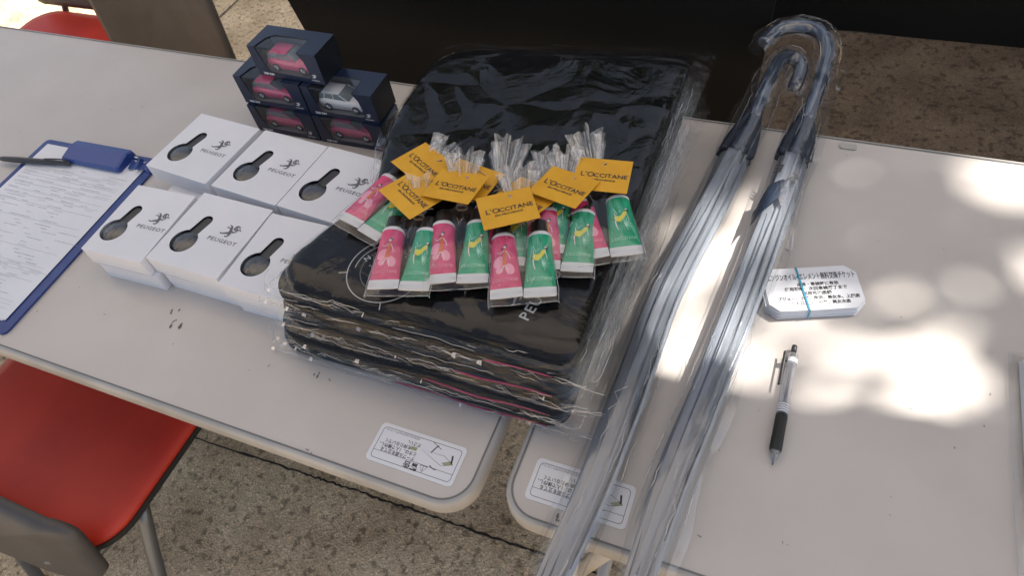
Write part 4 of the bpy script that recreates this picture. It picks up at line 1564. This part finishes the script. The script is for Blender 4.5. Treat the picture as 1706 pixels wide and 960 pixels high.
def umbrella(label, axis, tip, hook, collar_y, letters, seed, rad=1.0):
    t = thing('clear_umbrella', label, 'umbrella', (0, 0, 0), 0, 'clear umbrellas in plastic sleeves')
    rg = np.random.default_rng(seed)
    P = smooth_path(axis, 12)                        # from the tip end up to the collar
    n = 96
    N = len(P)
    def section(p, d, fun):
        s = Vector((d.y, -d.x, 0)).normalized()
        up = Vector((0, 0, 1))
        return [p + s * fun(2 * PI * k / n)[0] + up * fun(2 * PI * k / n)[1] for k in range(n)]
    # folded canopy: eight pleats wound around the shaft
    bm = bmesh.new()
    rings = []
    for i, p in enumerate(P):
        k = i / (N - 1)
        d = (P[min(i + 1, N - 1)] - P[max(i - 1, 0)]).normalized()
        r0 = rad * (.0095 + .0065 * min(1, k / .45) ** .8) * (1 if k < .93 else 1 - (k - .93) * 2.0)
        if k < .06: r0 *= .55 + .45 * k / .06
        tw = .9 * k + .2 * math.sin(k * 7)
        def fun(th):
            saw = ((th * 8 / (2 * PI) + tw * 1.3 + .12 * math.sin(2 * th + seed + 5 * k)) % 1.0)
            r = r0 * (.70 + .40 * saw ** 1.4 * (1 if saw < .93 else (1 - saw) / .07) + .05 * math.sin(3 * th + k * 9 + seed))
            return (r * 1.12 * math.cos(th), r * .86 * math.sin(th))
        rings.append(section(p, d, fun))
    loft(bm, rings)
    cp = obj('canopy', bm, M['vinyl'], t, True)
    # inner folds seen through the vinyl
    bm = bmesh.new()
    for q in range(8):
        a0 = 2 * PI * q / 8 + rg.uniform(-.12, .12)
        pts, wd = [], []
        for i in range(0, N, 2):
            p = P[i]
            k = i / (N - 1)
            d = (P[min(i + 1, N - 1)] - P[max(i - 1, 0)]).normalized()
            s = Vector((d.y, -d.x, 0)).normalized()
            a = a0 + .6 * k
            rr = rad * (.0086 + .0062 * min(1, k / .45))
            pts.append(p + s * rr * math.cos(a) + Vector((0, 0, 1)) * rr * .8 * math.sin(a))
        tube(bm, pts, .0010, 6)
    obj('rib', bm, M['rib'], t, True)
    bm = bmesh.new()
    tube(bm, [P[0] - (P[3] - P[0]).normalized() * .045, *P[::6], P[-1]], .0042, 10)
    obj('shaft', bm, M['steel'], t, True)
    # navy collar and tie
    bm = bmesh.new()
    top_p, dirn = P[-1], (P[-1] - P[-4]).normalized()
    rings = []
    s = Vector((dirn.y, -dirn.x, 0)).normalized()
    for k in np.linspace(0, 1, 14):
        p = top_p + dirn * (-.035 + .085 * k)
        r0 = rad * (.0100 * (1 - k ** 1.6) + .0090)
        rings.append([p + s * (r0 * 1.1 * math.cos(a) * (1 + .14 * math.sin(8 * a + 3 * k))) + Vector((0, 0, 1)) * (r0 * .85 * math.sin(a) * (1 + .14 * math.sin(8 * a + 3 * k))) for a in np.linspace(0, 2 * PI, 48, endpoint=False)])
    loft(bm, rings)
    obj('navy_collar', bm, M['navy_fabric'], t, True)
    # handle
    bm = bmesh.new()
    hp = smooth_path(hook, 10)
    tube(bm, hp, [.0085] + [.0095] * (len(hp) - 3) + [.0090, .006], 16)
    obj('handle', bm, M['handle'], t, True)
    bm = bmesh.new()
    tube(bm, hp[:-3], .0028, 8)
    obj('handle_core', bm, M['navy_fabric'], t, True)
    # sleeve: along the whole umbrella, following the hook
    full = [P[0] - (P[3] - P[0]).normalized() * .07] + list(P[::3]) + [h_ for h_ in hp[2::3]] + [hp[-1] + (hp[-1] - hp[-3]).normalized() * .016]
    full = smooth_path(full, 3)
    NF = len(full)
    bm = bmesh.new()
    rings = []
    nP = 3 * (1 + len(P[::3]))
    for i, p in enumerate(full):
        d = (full[min(i + 1, NF - 1)] - full[max(i - 1, 0)]).normalized()
        s = Vector((d.y, -d.x, 0)).normalized()
        inhook = max(0., min(1., (i - nP) / 10))
        a = (.0225 * rad) * (1 - inhook) + .0165 * inhook
        b = (.0172 * rad) * (1 - inhook) + .0125 * inhook
        kk = i / NF
        if kk < .15: a *= .72 + .28 * kk / .15; b *= .72 + .28 * kk / .15
        if i > NF - 5: a *= .75; b *= .4 + .12 * (NF - i)
        rr = []
        for q in range(n):
            th = 2 * PI * q / n
            base_ = p + s * a * math.cos(th) + Vector((0, 0, 1)) * b * math.copysign(abs(math.sin(th)) ** .85, math.sin(th))
            rr.append(base_)
        rings.append(rr)
    A = np.array([[tuple(v) for v in r_] for r_ in rings])
    Pn = A * [1, .45, 1]
    dz = ridged(Pn * [1, .6, 1], 36, seed, 2) * .0011 + ridged(A * [1, .6, 1], 85, seed + 3, 1) * .0004
    cent = A.mean(1, keepdims=True)
    dirs = (A - cent)
    dirs /= np.linalg.norm(dirs, axis=2, keepdims=True) + 1e-9
    hk = np.clip((np.arange(len(A)) - nP + 6) / 12, 0, 1)[:, None]
    dz = dz * (1 + 1.6 * hk)
    A = A + dirs * dz[..., None]
    A[..., 2] = np.maximum(A[..., 2], H + .0012)
    loft(bm, [[tuple(v) for v in r_] for r_ in A], True, False)
    obj('plastic_sleeve', bm, M['film_sleeve'], t, True)
    # the sleeve's flat seam
    bm = bmesh.new()
    prev = None
    for i in range(6, NF - int(NF * .30)):
        p = full[i]
        d = (full[i + 1] - full[i - 1]).normalized()
        s = Vector((d.y, -d.x, 0)).normalized()
        a0_, a1_ = .0215 * rad, .0215 * rad + .007 + .003 * math.sin(i * .35 + seed)
        zz = -.010 + .003 * math.sin(i * .5)
        Aa = bm.verts.new(p + s * a0_ * letters[0] + Vector((0, 0, zz * .5)))
        B = bm.verts.new(p + s * a1_ * letters[0] + Vector((0, 0, zz)))
        if prev: bm.faces.new((prev[0], prev[1], B, Aa))
        prev = (Aa, B)
    for v in bm.verts: v.co.z = max(v.co.z, H + .0015)
    bm.faces.ensure_lookup_table()
    n_f = len(bm.faces)
    for q in range(34):  # pale strands paint glints onto the sleeve
        i = int(rg.uniform(4, NF - 12))
        L_ = int(rg.uniform(3, 10))
        th = rg.uniform(.1, PI - .1)
        pts = []
        for k in range(i, min(NF - 2, i + L_)):
            r_ = A[k]
            j = int(((th + .04 * (k - i) * rg.normal(0, 1) * .6) / (2 * PI)) * n) % n
            c_ = r_.mean(0)
            v = c_ + (r_[j] - c_) * 1.02
            pts.append(tuple(v))
        if len(pts) > 2: tube(bm, pts, [.0001] + [.00035] * (len(pts) - 2) + [.0001], 4)
    bm.faces.ensure_lookup_table()
    for f in bm.faces[n_f:]: f.material_index = 1
    obj('sleeve_seam_glints', bm, M['film_sleeve'], t, True, [M['film_glint']])
    return t
M['vinyl_in'] = film('umbrella_vinyl_fold', tint=(.55, .64, .76), haze=.25, hazecol=(.10, .15, .24), rough=.2, ior=1.4, bump=.2, bscale=30)

UZ = H + .0195
umbrella('clear bluish umbrella in a plastic sleeve lying nearer the black stack', [(.096, -.070, UZ - .002), (.1005, -.026, UZ - .002), (.109, .066, UZ), (.1135, .18, UZ), (.1180, .295, UZ), (.1350, .43, UZ), (.148, .56, UZ)],
         None, [(.1535, .60, UZ), (.159, .68, UZ + .002), (.168, .742, UZ - .004), (.184, .758, UZ - .012), (.196, .742, UZ - .017), (.193, .700, UZ - .018)], .58, (-1,), 31, 1.0)
ur = umbrella('clear bluish umbrella in a plastic sleeve on the right with its hooked handle arching over', [(.164, -.095, UZ - .002), (.1690, .0, UZ - .001), (.1740, .085, UZ), (.184, .18, UZ), (.197, .31, UZ), (.208, .45, UZ), (.2145, .57, UZ)],
         None, [(.2170, .61, UZ), (.2235, .68, UZ + .004), (.2250, .745, UZ + .008), (.2130, .788, UZ + .010), (.1850, .803, UZ + .010), (.1540, .790, UZ + .009), (.1370, .757, UZ + .007)], .61, (1,), 57, .95)
# lettering and the dark emblem on the right canopy
def on_umbrella(bm, name, x, y, rot, m_):
    ca, sa = math.cos(rot), math.sin(rot)
    for v in bm.verts:
        X = x + ca * v.co.x - sa * v.co.y
        Y = y + sa * v.co.x + ca * v.co.y
        cxx = .2145 + (Y - .57) * .078                  # centre line of the umbrella near here
        u = (X - cxx) / .0190
        v.co = Vector((X, Y, UZ + .0168 * math.sqrt(max(0.02, 1 - u * u)) + .0008))
    obj(name, bm, m_, ur)
def tri(bm):
    bmesh.ops.triangulate(bm, faces=bm.faces[:])
    for _ in range(2):
        e = [x for x in bm.edges if x.calc_length() > .004]
        if e: bmesh.ops.subdivide_edges(bm, edges=e, cuts=1)
        bmesh.ops.triangulate(bm, faces=[f for f in bm.faces if len(f.verts) > 4])
bm = bmesh.new()
put(bm, words('E', .019, 'CENTER', bold=.0006), 0, 0)
tri(bm)
on_umbrella(bm, 'lettering', .2000, .500, R(170), M['ink'])
bm = bmesh.new()
put(bm, words('R', .019, 'CENTER', bold=.0006), 0, 0)
tri(bm)
on_umbrella(bm, 'lettering', .2180, .488, R(-28), M['ink'])
bm = bmesh.new()
ribbon(bm, [(.010, .050), (.004, .036), (.000, .020), (-.006, .0), (-.008, -.022)], [.006, .022, .018, .012, .003])
ribbon(bm, [(.010, .030), (.014, .018), (.016, .010)], [.010, .006, .002], .0003)
tri(bm)
on_umbrella(bm, 'printed_emblem', .1950, .430, R(-6), M['navy_fabric'])

# ------------------------------------------------------------------ ticket bundle
t = thing('ticket_bundle', 'banded stack of white service tickets beside the right umbrella', 'tickets', (.262, .347, H), R(20))
random.seed(8)
def ticket(dx, dy, rz, z, thk=.0005, sc=1):
    w_, h_, c_ = .0485, .0285, .010
    poly = [(-w_ + c_, -h_), (w_ - c_, -h_), (w_, -h_ + c_), (w_, h_ - c_), (w_ - c_, h_), (-w_ + c_, h_), (-w_, h_ - c_), (-w_, -h_ + c_)]
    b = bmesh.new()
    prism(b, poly, z, z + thk)
    bmesh.ops.transform(b, matrix=Matrix.Translation((dx, dy, 0)) @ Matrix.Rotation(rz, 4, 'Z'), verts=b.verts)
    return b
bm = bmesh.new()
for k in range(22):
    merge(bm, ticket(random.gauss(0, .0007) - .0015 * (k % 7 == 3), random.gauss(0, .0005) - .0008 * (k < 5), random.gauss(0, .008), .0004 + k * .00058))
obj('tickets', bm, M['paper'], t)
bm = ticket(0, 0, 0, .0133)
obj('top_ticket', bm, M['paper'], t)
bm = bmesh.new()
for s, size, x, y, sx in [('エンジンオイル+エレメント無料交換チケット', .0098, .001, .0155, .455), ('点検・車検時に有効', .0052, .006, .0052, .92), ('使用期限：次回車検満了まで', .0052, .003, -.0008, .95),
                         ('利用可能店舗', .0052, .003, -.0070, .95), ('プジョー：小平、所沢、美女木、上尾店', .0050, .003, -.0132, .93), ('シトロエン：小平、美女木店', .0050, .004, -.0195, .93)]:
    put(bm, words(s, size, 'CENTER', sx=sx, bold=.00014), x, y)
p = obj('printing', bm, M['ink'], t)
p.location = (0, 0, .0140)
bm = bmesh.new()
rings = []
for (y, z) in [(-.0296, -.0), (-.0300, .007), (-.0296, .0140), (-.0286, .0150), (.0286, .0150), (.0296, .0140), (.0300, .007), (.0296, .0)]:
    rings.append([(x - .012 + .0026 * (1 - (y + .03) / .06), y, z + dz_) for x, dz_ in ((-.0009, 0), (.0009, 0), (.0009, -.0006), (-.0009, -.0006))])
rings = [[(x, y, max(z, .0003)) for x, y, z in r_] for r_ in rings]
loft(bm, rings)
obj('rubber_band', bm, M['band'], t)

# ------------------------------------------------------------------ clear gel pen
t = thing('gel_pen', 'clear barrel pen with black rubber grip lying in front of the tickets', 'pen', (.2562, .138, H + .0062), R(.2))
def lathe_y(prof, n=20):
    b = bmesh.new()
    tube(b, [(0, y_, 0) for y_, _ in prof], [r_ for _, r_ in prof], n)
    return b
obj('tip_cone', lathe_y([(.0, .0010), (.003, .0018), (.005, .0030), (.012, .0046), (.0135, .0050)]), M['clear_plastic'], t, True)
obj('refill', lathe_y([(-.001, .0005), (.002, .0010), (.02, .0014), (.12, .0014)]), M['pen_black'], t, True)
obj('grip', lathe_y([(.0128, .0046), (.0140, .0054), (.018, .0058), (.030, .0056), (.050, .0056), (.0530, .0054), (.0532, .0047)]), M['grip'], t, True)
obj('barrel', lathe_y([(.0532, .0050), (.060, .0051), (.110, .0053), (.118, .0054), (.124, .0050), (.1245, .0040)]), M['clear_plastic'], t, True)
bm = bmesh.new()
for k in range(4): tube(bm, [(0, .0550 + k * .0026, 0), (0, .0562 + k * .0026, 0)], .0053, 16)
tube(bm, [(0, .113, 0), (0, .118, 0)], .0056, 16)
obj('white_rings', bm, M['sticker'], t)
obj('push_button', lathe_y([(.124, .0028), (.134, .0028), (.1355, .0024)]), M['pen_black'], t, True)
bm = bmesh.new()
Mc = Matrix.Translation((-.0074, 0, .0036)) @ Matrix.Rotation(R(-50), 4, 'Y')
box(bm, -.0018, .0018, .083, .124, .0, .0016, .0006, mtx=Mc)
box(bm, -.0016, .0016, .113, .118, -.0035, .0004, .0003, mtx=Mc)
obj('clip', bm, M['pen_black'], t)

# ------------------------------------------------------------------ document file at the right edge
t = thing('document_file', 'clear file of white papers at the right edge of the right table', 'file', (.4535, .322, H), R(1.5))
bm = bmesh.new()
for k in range(5):
    sheet(bm, .004 + .0006 * k, -.003 - .0005 * (k % 3), .002 * (k % 2), .0018 + k * .0011, .21, .297)
obj('papers', bm, M['paper'], t)
bm = bmesh.new()
n = 24
V = []
for j in range(n + 1):
    y = .004 - .312 * j / n
    w_ = .0005 * math.sin(j * 1.3)
    V.append([bm.verts.new(p) for p in ((.222, y, .0009), (-.004 + w_, y, .0012), (-.006 + w_, y, .0034), (-.003 + w_, y, .0064), (.11, y, .0074), (.222, y, .0074))])
for a, b in zip(V[:-1], V[1:]):
    for k in range(5): bm.faces.new((a[k], a[k + 1], b[k + 1], b[k]))
obj('clear_cover', bm, M['film_window'], t)
